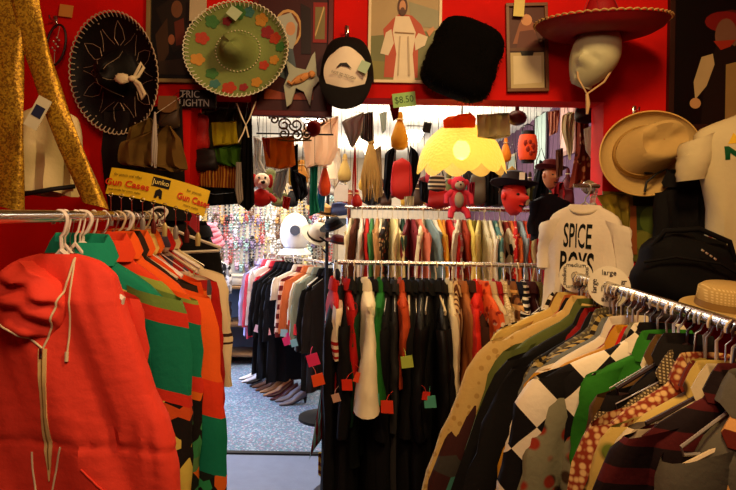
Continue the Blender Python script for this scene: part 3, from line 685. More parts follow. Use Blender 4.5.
def project_text(o, target, off=.0015):
    """wrap flat lettering onto the garment front (both in the same parent space)"""
    bm = bmesh.new(); bm.from_mesh(o.data); bmesh.ops.triangulate(bm, faces=bm.faces)
    for _ in range(2): bmesh.ops.subdivide_edges(bm, edges=[e for e in bm.edges if e.calc_length() > .012], cuts=1, use_grid_fill=True)
    bmesh.ops.triangulate(bm, faces=bm.faces)
    M = Matrix.LocRotScale(o.location, o.rotation_euler, o.scale)
    t = BVHTree.FromPolygons([v.co for v in target.data.vertices], [p.vertices for p in target.data.polygons])
    for v in bm.verts:
        p = M @ v.co; h = t.ray_cast(Vector((p.x, -.5, p.z)), Vector((0, 1, 0)))
        v.co = Vector((p.x, (h[0].y if h[0] else p.y)-off, p.z))
    bm.to_mesh(o.data); bm.free(); o.location = (0, 0, 0); o.rotation_euler = (0, 0, 0); o.scale = (1, 1, 1)
def kids(o, nm): return [c for c in bpy.data.objects if c.parent == o and c.name.startswith(nm)]
for o in kids(root if False else [x for x in bpy.data.objects if x.get('label', '').startswith('cream T-shirt reading')][0], 'lettering'):
    project_text(o, kids(o.parent, 'body')[0])

# ------------------------------------------------------------------ things on the red wall
FY = WY-.004   # wall face
def picture(name, label, cat, x0, y0, x1, y1, frame, fw, shapes, ground, Y=WY-.03, depth=.022, fcat='frame', roll=0, rough=.5):
    """shapes: (polygon in 0..1 coordinates, y down; colour)"""
    c = P((x0+x1)/2, (y0+y1)/2, Y); W_ = S(x1-x0, Y); H_ = S(y1-y0, Y)
    root = thing(name, label, cat, (c.x, WY, c.z), (0, R(roll), 0))
    mb = MB(); a, b_ = W_/2, H_/2
    if fw:
        for (cx_, cz_, dx, dz) in ((0, b_-fw/2, W_, fw), (0, -b_+fw/2, W_, fw), (-a+fw/2, 0, fw, H_-2*fw), (a-fw/2, 0, fw, H_-2*fw)):
            mb.box((cx_, -depth/2-.002, cz_), (dx, depth, dz))
        mb.build('frame', mat(frame, .4), root, smooth=False)
    pm = MB(); mats = [mat(ground, rough)]; d0 = depth*.45
    iw, ih = W_-2*fw, H_-2*fw
    pm.plate([(-iw/2, -ih/2), (iw/2, -ih/2), (iw/2, ih/2), (-iw/2, ih/2)], -d0, -.003, 0)
    for i, (poly, colr) in enumerate(shapes):
        mats.append(mat(colr, rough)); k = d0+.0006*(i+1)
        pts = [(-iw/2+min(1, max(0, u))*iw, ih/2-min(1, max(0, v_))*ih) for u, v_ in poly]
        pm.add([(x, -k, z) for x, z in pts], [tuple(range(len(pts)))], len(mats)-1)
    pm.build('print', mats, root, smooth=False)
    return root
def ell(cx_, cy_, rx, ry, n=16, a0=0, a1=360): return [(cx_+rx*math.cos(R(a0+(a1-a0)*i/n)), cy_+ry*math.sin(R(a0+(a1-a0)*i/n))) for i in range(n if a1-a0 == 360 else n+1)]

picture('religious_print', 'pale bordered print of a robed figure in white and orange', 'picture', 368, -12, 442, 82, '#e0d0a8', .012, [
    ([(0, 0), (1, 0), (1, .45), (0, .5)], '#a89468'), ([(0, .5), (1, .42), (1, 1), (0, 1)], '#6a7040'), ([(0, .78), (.4, .8), (.6, .9), (1, .75), (1, 1), (0, 1)], '#7d7a38'),
    ([(.55, .1), (1, .2), (1, .4), (.6, .38)], '#8f9070'),
    ([(.18, .42), (.32, .30), (.42, .24), (.60, .26), (.74, .36), (.82, .50), (.7, .62), (.70, .97), (.2, .97), (.22, .66)], '#b04420'),
    ([(.36, .27), (.56, .27), (.66, .45), (.62, .7), (.66, 1), (.34, 1), (.38, .7), (.32, .45)], '#e0d4b4'),
    ([(.22, .46), (.30, .42), (.34, .58), (.26, .72), (.14, .7)], '#d8ccac'), ([(.70, .46), (.84, .50), (.80, .60), (.66, .66), (.64, .54)], '#d8ccac'),
    ([(.82, .44), (.92, .38), (.94, .42), (.86, .5)], '#c08858'), ([(.35, .45), (.64, .46), (.64, .475), (.35, .465)], '#8a6a40'),
    (ell(.46, .16, .075, .11), '#4a2612'), (ell(.46, .165, .048, .075), '#c08a60'), (ell(.46, .21, .035, .04), '#5a3018'), ([(.41, .2), (.51, .2), (.49, .26), (.43, .26)], '#4a2612'),
    ([(.42, .50), (.44, .50), (.42, .95), (.40, .95)], '#b8a888'), ([(.54, .5), (.56, .5), (.59, .95), (.56, .95)], '#b8a888')], '#9a9468', depth=.014)
picture('framed_picture', 'tall narrow wooden frame with a brown photograph above a cream card', 'picture', 507, 2, 549, 91, '#6a4020', .014, [
    ([(0, 0), (1, 0), (1, .5), (0, .5)], '#4a1c10'), ([(.1, .45), (.3, .2), (.5, .08), (.7, .2), (.8, .45)], '#8a5030'), (ell(.5, .16, .16, .07), '#c89060'), ([(.3, .3), (.7, .28), (.9, .5), (.2, .5)], '#5a2818'),
    ([(0, .5), (1, .5), (1, .54), (0, .54)], '#5a3418'), ([(.02, .56), (.98, .56), (.98, 1), (.02, 1)], '#b8a878'), ([(.1, .6), (.9, .6), (.9, .93), (.1, .95)], '#d0c49a'), ([(.3, .54), (.7, .54), (.66, .6), (.34, .6)], '#1c140c')], '#3a1c10', roll=-2)
r_ = thing('price_tag', 'yellow paper tag stuck on the tall narrow frame', 'tag', P(519, 8, WY-.034), (0, R(3), 0))
MB().plate([(-.022, -.035), (.022, -.035), (.022, .035), (-.022, .035)], -.002, 0).build('paper', mat('#d8cc78', .8), r_)
r_ = picture('dark_painting', 'large dark painting of a figure in a pale shirt at the right edge', 'painting', 670, -60, 775, 130, '#2a120a', .022, [
    (ell(.62, .45, .18, .1), '#40170f'), (ell(.55, .42, .22, .06), '#6a1410'), (ell(.56, .5, .12, .1), '#6a4a38'), ([(.45, .56), (.6, .54), (.8, .6), (1, .66), (1, 1), (.3, 1), (.34, .75)], '#15100c'),
    ([(.30, .62), (.42, .6), (.44, .66), (.36, .78), (.24, .86), (.22, .76)], '#a89468'), ([(.56, .66), (.84, .62), (.8, .9), (.56, .98)], '#8a7040'), (ell(.24, .88, .06, .03), '#b08858'), ([(.42, .53), (.66, .52), (.6, .56), (.5, .58)], '#8a2818')], '#050404', depth=.03, rough=.35)
MB().add([(x, -.033, z) for x, z in ((0, 0), (.001, 0), (.001, .001))], [(0, 1, 2)]).build('glint', BLACK, r_)
bpy.data.objects.remove(kids(r_, 'glint')[0])
picture('landscape_painting', 'unframed green and yellow painting below the tan felt hat', 'painting', 604, 192, 702, 262, '#3a2a14', 0, [
    ([(0, 0), (.35, 0), (.3, 1), (0, 1)], '#8a7a2c'), ([(.3, 0), (1, .1), (1, .5), (.34, .55)], '#2c3c14'), ([(.05, .2), (.2, .1), (.25, .6), (.1, .8)], '#a88c30'), (ell(.5, .4, .12, .2), '#4a5a1c'), (ell(.7, .3, .15, .18), '#1c2a10'),
    (ell(.42, .7, .1, .14), '#6a6a24'), (ell(.8, .6, .1, .1), '#4a4a1a'), ([(.28, .2), (.34, .2), (.36, .9), (.28, .9)], '#8a4a1c'), ([(.4, .75), (1, .8), (1, 1), (.4, 1)], '#7a6a28')], '#5a5a20')
picture('dark_picture', 'dark framed picture between the two sombreros', 'picture', 145, -14, 200, 82, '#8a7448', .016, [
    ([(.1, .2), (.5, .05), (.8, .1), (.95, .5), (.5, .7)], '#1c140c'), (ell(.55, .2, .12, .1), '#6a4428'), ([(.1, .5), (.35, .3), (.4, .7), (.2, .9)], '#3a2614'), ([(.5, .35), (.7, .3), (.75, .6), (.55, .62)], '#5a2414'), (ell(.45, .55, .07, .06), '#8a5030'), ([(.2, .8), (.9, .75), (.9, .95), (.2, .95)], '#2a1c10')], '#080605')
r_ = thing('paper_card', 'small cream card on the dark picture above the green sombrero', 'card', P(198, 10, WY-.04)); MB().plate([(-.035, -.045), (.035, -.05), (.036, .05), (-.034, .05)], -.002, 0).build('paper', mat('#b8ac88', .8), r_)

# nativity panel
r_ = picture('nativity_panel', 'dark red wooden panel showing a veiled woman above a baby in a cloth', 'panel', 252, -10, 333, 116, '#5a1410', .022, [
    ([(.0, 0), (1, 0), (1, 1), (0, 1)], '#3a0c0a'), (ell(.42, .28, .2, .17), '#c8a060'), (ell(.42, .28, .17, .145), '#6a3818'), ([(.26, .18), (.46, .14), (.56, .24), (.54, .38), (.46, .52), (.28, .56), (.22, .4)], '#a8b0a0'), (ell(.46, .28, .07, .06), '#c89468'),
    ([(.2, .42), (.5, .46), (.55, .62), (.4, .72), (.16, .66)], '#4a5a60'), ([(.3, .4), (.44, .4), (.42, .56), (.32, .56)], '#8a2018'), ([(.6, .06), (.74, .1), (.76, .5), (.62, .5)], '#1a0c0a'), ([(.78, .05), (.98, .05), (.98, .4), (.78, .4)], '#8a1c14'), ([(.81, .09), (.95, .09), (.95, .37), (.81, .37)], '#7a7040'), ([(.82, .35), (.94, .1), (.93, .08), (.81, .33)], '#c8b070'),
    ([(.1, .8), (.5, .86), (.8, .8), (.8, .9), (.1, .9)], '#8a3a1c')], '#3a0c0a', depth=.03)
nx = lambda px, py: P(px, py, WY-.045)
ncl = MB(); pts = [(286, 60), (296, 68), (306, 70), (312, 56), (315, 52), (317, 76), (320, 80), (313, 88), (310, 106), (304, 92), (296, 88), (291, 104), (287, 107), (284, 86), (289, 74)]
ce = nx(302, 78); ncl.plate([((nx(a, b_)-ce).x, (nx(a, b_)-ce).z) for a, b_ in pts], -.006, .008)
rr_ = thing('cloth_cutout', 'pale blue-grey cloth holding a tiny baby, fixed below the veiled woman', 'ornament', ce)
ncl.build('cloth', mat('#a8b09c', .7), rr_, smooth=False)
bb_ = MB(); bb_.ball((-.002, -.014, -.005), (.045, .014, .016), M=Matrix.Rotation(R(-28), 3, 'Y')); bb_.ball((.042, -.018, .012), (.015, .014, .015)); bb_.tube([(-.02, -.02, -.01), (-.04, -.024, -.03), (-.055, -.02, -.02)], .007, 7); bb_.tube([(.01, -.022, .01), (0, -.028, -.012)], .006, 7)
bb_.build('baby_figure', mat('#c88a4c', .7), rr_)

# hats ---------------------------------------------------------------
def nail(px, py, label):
    r = thing('wall_hook', label, 'hook', P(px, py, WY-.002)); MB().tube([(0, 0, 0), (0, -.05, 0), (0, -.055, .012)], .004, 8).build('pin', CHROME, r); MB().box((0, -.003, .0), (.016, .006, .05)).build('back_plate', CHROME, r)
def sombrero(name, label, loc, d, R_, mc, trimm, prof=None, up=(0, 0, 1), scallop=60, sx=1, patches=None, embroid=None, cm=None):
    """axis d is the crown direction; origin on the crown axis at the brim"""
    root = thing(name, label, 'hat', loc)
    q = Vector(d).to_track_quat('Z', 'Y'); root.rotation_euler = q.to_euler(); root.scale = (1, 1, 1)
    ch = R_*.62; cr_ = R_*.40
    prof = [(.001, ch), (cr_*.25, ch*1.0), (cr_*.48, ch*.93), (cr_*.62, ch*.7), (cr_*.78, ch*.35), (cr_*.95, ch*.05), (cr_*1.1, -.004), (R_*.6, -R_*.02), (R_*.8, R_*.02), (R_*.93, R_*.08), (R_, R_*.16), (R_*.995, R_*.168), (R_*.93, R_*.095), (R_*.8, R_*.035), (R_*.6, -R_*.005), (cr_*1.08, .006)][:]
    outer = prof[:11]; under = [(R_*.985, R_*.15), (R_*.92, R_*.065), (R_*.8, R_*.005), (R_*.6, -R_*.035), (cr_*1.05, -R_*.02), (cr_*.9, ch*.05), (cr_*.7, ch*.5), (.001, ch*.9)]
    wob = lambda p, a, r, z: p+Vector((0, 0, .02*R_*math.sin(2*a+1)*(r/R_)**2))+Vector(((0, 0, 0) if r > cr_*.8 or z < ch*.5 else (0, 0, -.06*R_*max(0, math.cos(a*2)))))
    MB().lathe(outer+under, 64, sy=sx, fn=wob).build('crown_and_brim', mc, root)
    tm = MB(); pts = []
    N_ = scallop*6
    for i in range(N_):
        a = 2*PI*i/N_; k = abs(math.sin(scallop*a/2)); r = R_*(1.0+.028*k); pts.append((r*math.cos(a), r*math.sin(a)*sx, R_*.165+.02*R_*math.sin(2*a+1)+.004*k))
    tm.tube(pts, R_*.012, 6, loop=True)
    for i in range(scallop):
        a = 2*PI*i/scallop; tm.tube([(R_*k*math.cos(a), R_*k*math.sin(a)*sx, z+.02*R_*math.sin(2*a+1)+.003) for k, z in ((1.0, R_*.165), (.965, R_*.125), (.94, R_*.10))], R_*.010, 5)
    tm.build('scalloped_edge', trimm, root)
    def surf(r, a, off=.003):
        pr = outer
        for (r0, z0), (r1, z1) in zip(pr, pr[1:]):
            if r0 <= r <= r1: z = z0+(z1-z0)*(r-r0)/(r1-r0+1e-9); break
        else: z = pr[-1][1]
        return Vector((r*math.cos(a), r*math.sin(a)*sx, z+.02*R_*math.sin(2*a+1)*(r/R_)**2+off))
    if patches:
        for (col_, items) in patches.items():
            for (rr, aa, s_) in items:
                pm = MB(); c0 = rr*R_; a0 = R(aa); petals = 5
                for p_ in range(petals+1):
                    if p_ < petals: ox, oy, sz = s_*R_*.6*math.cos(2*PI*p_/petals), s_*R_*.6*math.sin(2*PI*p_/petals), s_*R_*.5
                    else: ox = oy = 0; sz = s_*R_*.45
                    cx_, cy_ = c0*math.cos(a0)+ox, c0*math.sin(a0)+oy
                    vs = []
                    for i in range(9):
                        x, y = (cx_, cy_) if i == 8 else (cx_+sz*math.cos(i*PI/4), cy_+sz*math.sin(i*PI/4)); r = min(math.hypot(x, y), R_*.99); vs.append(surf(r, math.atan2(y, x), .004))
                    pm.add(vs, [(i, (i+1) % 8, 8) for i in range(8)])
                pm.build('embroidered_flower', mat(col_, .7, bump=.4), root)
    if embroid:
        em = MB()
        for k in range(6):
            a = 2*PI*k/6+.4
            for s_ in (-1, 1):
                em.tube([surf(R_*r, a+s_*w_) for r, w_ in ((.48, .04), (.6, .20), (.75, .12), (.88, 0))], R_*.0055, 5)
                em.tube([surf(R_*r, a+.52+s_*w_) for r, w_ in ((.5, .3), (.65, .1), (.8, .03))], R_*.004, 5)
            c0 = surf(R_*.9, a+.5); em.ball(c0, R_*.018, n=8, m=5)
        for s_ in range(5): em.tube([surf(cr_*r, s_*1.25+r*1.2) for r in (.3, .5, .65, .8, 1.0)], R_*.005, 5)
        em.build('silver_embroidery', embroid, root)
    return root, surf
FL = {'#a83a20': [(.75, 160, .13), (.82, 260, .14), (.78, 20, .12), (.6, 330, .1)], '#b88430': [(.8, 195, .13), (.78, 300, .11), (.8, 55, .13), (.75, 345, .1)], '#3a7034': [(.8, 130, .13), (.7, 225, .12), (.82, 90, .14), (.85, 5, .1)], '#3a7068': [(.84, 240, .1), (.85, 75, .1)], '#8a2a2c': [(.7, 35, .13), (.8, 280, .09), (.68, 110, .09)]}
yg = WY-.11
c = P(238, 51, yg)
rt, sf = sombrero('sombrero', 'green sombrero with embroidered flowers and white beaded edge', c, (-.03, -1, .04), S(51, yg), f('#7c8c4c', rough=.9), mat('#d8d8b8', .6, bump=.3), sx=.92, patches=FL, scallop=70)
cc = MB()
for k in range(40):
    a = k*2*PI/40; p = sf(S(51, yg)*.44, a, .006); cc.ball(p, .0035, n=6, m=4)
cc.build('bead_band', mat('#d8d0a8', .4), rt)
r_ = thing('price_tag', 'pale green paper tag on the crown of the green sombrero', 'tag', P(234, 13, yg-.045), (0, R(35), R(8))); MB().plate([(-.024, -.02), (.024, -.022), (.025, .022), (-.023, .02)], -.002, 0).build('paper', mat('#a8bc94', .8), r_)
yb = WY-.12
c = P(119, 74, yb)
rt, sf = sombrero('sombrero', 'black sombrero with silver embroidery, cream lace edge and bow', c, (-.24, -1, -.16), S(49, yb), f('#0b0806', rough=.6), mat('#b8a888', .6), sx=1.19, embroid=mat('#a89478', .45, .4), scallop=62)
bw = MB(); pc = P(133, 79, yb-.11)
r_ = thing('ribbon_bow', 'cream bow tied on the black sombrero', 'bow', pc)
bw.tube([(0, 0, 0), (.02, -.01, .03), (.035, -.01, .06), (.04, 0, .045), (.02, 0, .01), (0, 0, 0)], .006, 7, flat=.5); bw.tube([(0, 0, 0), (.03, -.01, -.02), (.05, -.01, -.06), (.038, 0, -.075), (.02, 0, -.03), (0, 0, 0)], .007, 7, flat=.5)
bw.ball((0, -.008, 0), (.014, .012, .012)); bw.ball((-.04, -.004, 0), (.028, .012, .02), nz=.3, nf=10); bw.build('ribbon', mat('#d8ccA0', .7), r_)
nail(347, 32, 'small chrome hook above the black and white cap')

# trucker cap
yc = WY-.09; c = P(347, 76, yc); u = S(1, yc)
rt = thing('trucker_cap', 'black mesh cap with a white front panel and small lettering', 'cap', c)
def capdome(t0, t1, n=26, m=10, k=1.0, sel=None):
    rings = []
    for i in range(m+1):
        t = t0+(t1-t0)*i/m; ring = []
        for j in range(n+1):
            a = PI*j/n; ring.append((27*u*k*math.cos(a)*math.cos(t)**.6, -.10*k*math.sin(a)*math.cos(t)**.8-.005, u*(-8+46*math.sin(t))))
        rings.append(ring)
    return MB().loft(rings, closed=False)
capdome(0, PI/2*.995).build('mesh_crown', f('#15100f', 'weave', '#050404', sc=3), rt)
fp = MB(); rings = []
for i in range(13):
    t = i/12; z = u*(20-40*t)+u*2; hw = 21*u*math.sqrt(max(.02, 1-((t-.5)/.58)**2)); rings.append([((-1+2*j/16)*hw, -.115+.02*((-1+2*j/16))**2-.01*math.sin(PI*t), z-u*4*abs(-1+2*j/16)**2) for j in range(17)])
pf = fp.loft(rings, closed=False).build('front_panel', mat('#ddd4bc', .75, bump=.2), rt)
MB().tube([(0, -.03, 36*u), (0, .02, 44*u), (0, .06, 43*u)], .004, 6).build('back_loop', BLACK, rt)
br = MB(); rings = []
for i in range(9):
    t = i/8; rings.append([(26*u*(1-.35*t**2)*(-1+2*j/20), -.10-.05*t-.03*(1-(-1+2*j/20)**2)*t+.02*(-1+2*j/20)**2, u*(-12-28*t+8*(-1+2*j/20)**2)) for j in range(21)])
br.loft(rings, closed=False); rings2 = [[(x, y+.008, z-.002) for x, y, z in r] for r in rings]; br.loft(rings2, closed=False); br.build('bill', f('#0b0909'), rt)
text('NOT SO TOUGH', .014, BLACK, rt, (-.006, -.134, -.026), (PI/2, R(16), 0), sx=.9); 
MB().plate([(-.03, -.006), (-.01, .004), (.012, 0), (.03, -.008), (.01, .014), (-.014, .012)], -.133, -.130).build('emblem', BLACK, rt, loc=(-.005, 0, .008))
r_ = thing('price_tag', 'mint green paper tag hanging on the white cap front', 'tag', P(364, 67, yc-.14), (0, R(28), R(-10))); MB().plate([(-.018, -.022), (.02, -.02), (.018, .024), (-.02, .02)], -.002, 0).build('paper', mat('#a8c8a8', .8), r_)

# black fur hat
yf = WY-.12; c = P(463, 60, yf); u = S(1, yf)
rt = thing('fur_hat', 'tall crooked black fur hat on the red wall', 'hat', c)
mb = MB(); Mx = Matrix.Rotation(R(20), 3, 'Y'); rings = []
for i in range(27):
    t = i/26; sc_ = (1-abs(2*t-1)**6)**.5 if 0 < t < 1 else .02; ring = []
    for j in range(40):
        a = 2*PI*j/40; cx_, sy_ = math.cos(a), math.sin(a)
        x = u*(37-3*t)*math.copysign(abs(cx_)**.75, cx_)*max(sc_, .04); y = .10*math.copysign(abs(sy_)**.8, sy_)*max(sc_, .04); z = u*(-40+80*t)
        k = 1+.06*noise.noise(Vector((cx_*3, sy_*3, t*6)))+.03*noise.noise(Vector((cx_*15, sy_*15, t*25)))
        ring.append(Mx @ Vector((x*k, y*k, z)))
    rings.append(ring)
mb.loft(rings).build('body', mat('#060504', .95, spec=.05, bump=.6, bscale=300), rt)
mb = MB(); rd = rgrid(3)
for k in range(1400):
    t = rd.uniform(.02, .98); a = rd.uniform(0, 2*PI); cx_, sy_ = math.cos(a), math.sin(a); sc_ = (1-abs(2*t-1)**6)**.5
    p = Mx @ Vector((u*(37-3*t)*math.copysign(abs(cx_)**.75, cx_)*sc_, .10*math.copysign(abs(sy_)**.8, sy_)*sc_, u*(-40+80*t))); d = p.normalized()*.006+Vector((rd.uniform(-1, 1), rd.uniform(-1, 1), -1))*.006
    q = Vector((rd.uniform(-1, 1), 0, rd.uniform(-1, 1)))*.002; mb.add([p-q, p+q, p+d], [(0, 1, 2)])
tag(mb.build('fur', mat('#070605', .9, spec=.05), rt), kind='stuff')

# red sombrero on foam head
yr = WY-.22; c = P(601, 35, yr); u = S(1, yr)
rt, sf = sombrero('sombrero', 'red sombrero seen edge-on, resting on a pale foam head', c, (-.03, -.08, 1), S(64, yr), f('#8a0e12', rough=.6), mat('#a88850', .6), scallop=56, embroid=mat('#7a1418', .5, .2))
kk = MB(); kk.tube([P(576, 52, yr)-c, P(578, 78, yr-.04)-c, P(587, 94, yr-.05)-c, P(604, 82, yr-.04)-c, P(618, 60, yr)-c, P(620, 42, yr)-c], .004, 6)
kk.tube([P(587, 94, yr-.05)-c, P(588, 104, yr-.05)-c, P(587, 114, yr-.05)-c], [.006, .009, .005], 8)
ko = kk.build('chin_cord', mat('#b89868', .7), rt); ko.parent = None
ko.location = c; ko.parent = rt; ko.matrix_parent_inverse = (Matrix.Translation(c) @ rt.rotation_euler.to_matrix().to_4x4()).inverted()
hd = thing('foam_head', 'pale greenish foam display head under the red sombrero', 'display head', P(595, 55, yr), (0, R(30), R(-38)))
mb = MB(); rings = []
for i in range(25):
    t = i/24; z = u*(30-64*t); w_ = u*27*(math.sin(PI*(.04+.90*t))**.6)*(1-.28*t)
    ring = []
    for j in range(32):
        a = 2*PI*j/32; x = w_*math.cos(a); y = w_*1.05*math.sin(a)
        fr = math.exp(-((a-1.5*PI)/.22)**2)
        y -= fr*(u*8*math.exp(-((t-.62)/.09)**2)+u*3*math.exp(-((t-.78)/.03)**2)+u*4*math.exp(-((t-.92)/.06)**2)-u*1*math.exp(-((t-.74)/.02)**2))
        for ea in (1.5*PI-.45, 1.5*PI+.45): y += u*3.5*math.exp(-((a-ea)/.22)**2)*math.exp(-((t-.53)/.06)**2)
        ring.append((x, y, z))
    rings.append(ring)
mb.loft(rings).build('head', mat('#b8b890', .6, bump=.2), hd)
MB().lathe([(u*11, 0), (u*12, -u*6), (.001, -u*7)], 24).build('neck', mat('#b8b890', .6), hd, loc=(0, u*4, -u*26))
mb = MB(); mb.tube([P(593, 66, yr+.08)-P(593, 66, yr), (0, WY-yr-.004, 0)], .008, 8).build('bracket', BLACK, hd) if False else None

# tan felt western hat
yt = WY-.10; c = P(646, 154, yt); u = S(1, yt)
rt = thing('felt_hat', 'tan wide-brimmed felt hat with a creased crown and black ties', 'hat', c, (0, R(-14), 0))
felt = f('#c8a864', rough=.9)
mb = MB(); rings = []
for (k, y) in ((1, -.022), (.97, -.008), (.85, .01), (.7, .012), (.55, .004)):
    rings.append([(u*50*k*math.cos(a), y-.022*math.cos(a)**2*k, u*41*k*math.sin(a)) for a in (2*PI*j/64 for j in range(64))])
# crown rises toward the room
ox, oz = 12*u, 8*u
for (k, y, tt) in ((1.0, -.004, 0), (.985, -.03, .25), (.95, -.065, .55), (.90, -.095, .82), (.84, -.112, .95), (.70, -.118, 1), (.45, -.108, 1), (.2, -.098, 1), (.02, -.096, 1)):
    w_ = u*(32-6*tt)*k/1.0; h_ = u*(24-3*tt)*k
    rings.append([(ox*tt-2*u+w_*math.copysign(abs(math.cos(a))**.85, math.cos(a)), y+(.02*math.exp(-(math.sin(a)/.45)**2) if .3 < k < .8 else 0), oz*tt+2*u+h_*math.copysign(abs(math.sin(a))**.85, math.sin(a))) for a in (2*PI*j/64 for j in range(64))])
mb.loft(rings, cap=False).build('crown_and_brim', felt, rt)
mb = MB(); mb.tube([(-1*u+u*32.2*math.cos(a), -.016, 3*u+u*24.2*math.sin(a)) for a in (2*PI*j/48 for j in range(48))], .006, 6, loop=True, flat=2.2); mb.build('hat_band', mat('#a88440', .7), rt)
mb = MB(); mb.tube([(u*-10, -.04, -u*18), (u*2, -.04, -u*21), (-u*10, -.04, -u*27), (-u*14, -.04, -u*36)], .005, 6); mb.tube([(u*2, -.04, -u*21), (u*12, -.04, -u*19), (u*12, -.04, -u*33)], .005, 6); mb.build('tie', BLACK, rt)
mb = MB(); mb.tube([(u*50.5*math.cos(a), -.022-.022*math.cos(a)**2, u*41.4*math.sin(a)) for a in (2*PI*j/64 for j in range(64))], .003, 6, loop=True); mb.build('brim_edge', mat('#d8b060', .7), rt)
nail(634, 112, 'small hook above the tan felt hat')
r_ = thing('price_tag', 'lime green price tag pinned to the red beam', 'tag', P(404, 100, WY-.01), (0, R(-8), 0)); MB().plate([(-.048, -.028), (.048, -.03), (.049, .03), (-.047, .03)], -.004, 0).build('paper', mat('#9ac878', .8), r_); text('$8.50', .04, mat('#3a5a2c'), r_, (0, -.005, 0), sx=.9, ext=.0003)

# mannequin torso with the N T-shirt
ym = 2.28; c = P(758, 92, ym)
rt = garment('t_shirt', 'cream T-shirt with a green letter N, at the right edge', 'T-shirt', c, (0, R(-4), R(-6)), W=.235, L=.56, D=.075, m=f('#cdbf90'), sl=.16, out=.05, rw=.08, seed=14, collar=False, fold=.55, neck=.07, prof=[(0, .3), (.03, .5), (.07, .85), (.13, 1.0), (.3, .96), (.6, .84), (.8, .88), (1, .98)])
bo = kids(rt, 'body')[0]
t1 = text('N', .06, mat('#126a38', .7), rt, (-.128, -.1, -.225), sx=1.3, bold=.004)
project_text(t1, bo)
mb = MB().add([(-.145, -.1, -.19), (-.10, -.1, -.19), (-.122, -.1, -.15), (-.122, -.1, -.185)], [(0, 3, 2), (3, 1, 2), (0, 1, 3)]); t3 = mb.build('printed_triangle', mat('#d8b018', .7), rt, smooth=False); project_text(t3, bo)
tor = thing('mannequin_torso', 'dark red mannequin torso wearing the cream T-shirt', 'mannequin', c)
body_mesh(.17, .68, .03, 3, [(0, .3), (.08, .6), (.2, .9), (.5, .9), (.85, 1.15), (.95, 1.1), (1, .6)], z0=-.09, fold=0).build('torso', mat('#7a1410', .4), tor)
MB().lathe([(.05, .02), (.048, -.05), (.06, -.09)], 20).build('neck', mat('#7a1410', .4), tor)
MB().tube([(0, .05, -.3), (0, WY-ym-.005, -.3)], .012, 10).build('bracket', BLACK, tor)

# black bag pile and straw hat at lower right
yk = 2.25
bg = thing('leather_bag', 'bulky black leather bag with a small silver badge', 'bag', P(684, 272, yk), (0, R(8), R(-8)))
u = S(1, yk)
mb = MB(); rings = []
for i in range(15):
    t = i/14; z = u*(38-76*t); k = (1-abs(2*t-1)**5)**.5*(.78+.25*t)
    rings.append([(u*52*k*math.copysign(abs(math.cos(a))**.7, math.cos(a))+.006*math.sin(z*60), .11*k*math.copysign(abs(math.sin(a))**.8, math.sin(a))+.01*noise.noise(Vector((math.cos(a)*4, z*14, 2))), z+.012*math.cos(a*3)) for a in (2*PI*j/32 for j in range(32))])
blk = mat('#070606', .8, spec=.15, bump=.25, bscale=60)
mb.loft(rings).build('body', blk, bg)
MB().tube([(-u*38, -.05, u*20), (-u*30, -.07, u*37), (0, -.08, u*44), (u*30, -.07, u*36), (u*40, -.05, u*18)], .010, 8).build('handle', blk, bg)
MB().tube([(-u*46, -.09, u*4), (-u*20, -.118, u*14), (u*20, -.118, u*14), (u*46, -.09, u*4)], .005, 6).build('flap_edge', blk, bg)
bd = MB()
for i in range(4): bd.box((u*(2+4*i), -.122, u*(24-2*i)), (.010, .004, .006), M=Matrix.Rotation(R(25), 3, 'Y'))
bd.build('badge', mat('#d8d4c4', .3, .8), bg)
sh = thing('shelf', 'dark wall shelf holding the black bag and straw hat', 'shelf', (1.32, WY-.2, P(684, 316, yk).z))
MB().box((0, 0, 0), (.78, .4, .03)).build('board', mat('#1c0f0a', .6), sh)
for s_ in (-1, 1): MB().plate([(0, 0), (.0, -.18), (.02, -.18), (.2, 0)], -.01, .01).build('bracket', mat('#1c0f0a'), sh, loc=(s_*.3, .195, -.015), rot=(0, 0, PI*1.5))
kh = thing('straw_hat', 'light straw hat with a flat crown on the shelf at right edge', 'hat', P(728, 302, 2.0), (R(8), 0, 0))
u = S(1, 2.0)
MB().lathe([(.001, u*17), (u*24, u*17), (u*28, u*14), (u*29, u*4), (u*30, -u*4), (u*44, -u*5), (u*45, -u*7), (u*29, -u*8)], 40).build('crown_and_brim', f('#d8c080', 'tweed', '#b89a58', sc=.8), kh)
MB().lathe([(u*29.6, u*3), (u*30.6, -u*3.6)], 40).build('hat_band', mat('#8a6a30', .6), kh)
# black garment shape added as the mannequin's shadow beside the torso
garment('shadow_garment', 'black jacket hanging in shadow left of the N T-shirt', 'jacket', P(686, 158, 2.45), (0, 0, R(-10)), W=.085, L=.4, D=.04, m=f('#0d0a09'), sl=.4, out=.02, rw=.04, seed=77)

# ------------------------------------------------------------------ upper left
gold = f('#b89428', 'sequin', '#80601a')
gt = thing('sequin_trousers', 'gold sequined trousers hanging by their spread legs in the top left', 'trousers', P(28, -60, 1.75))
o0 = P(28, -60, 1.75)
def leg(pts, w0, w1):
    rings = []; n = 20
    for i in range(41):
        t = i/40; k = t*(len(pts)-1); a = int(min(k, len(pts)-2)); fr = k-a; px = pts[a][0]*(1-fr)+pts[a+1][0]*fr; py = pts[a][1]*(1-fr)+pts[a+1][1]*fr
        p = P(px, py, 1.75)-o0; w_ = S((w0+(w1-w0)*t)/2, 1.75)
        rings.append([p+Vector((w_*math.copysign(abs(math.cos(q))**.6, math.cos(q)), .012*math.sin(q)+.003*math.sin(t*14+q*2), .3*w_*-math.cos(q))) for q in (2*PI*j/n for j in range(n))])
    return MB().loft(rings)
leg([(14, -60), (8, 0), (7, 60), (8, 120), (9, 208)], 36, 30).build('trouser_leg', gold, gt)
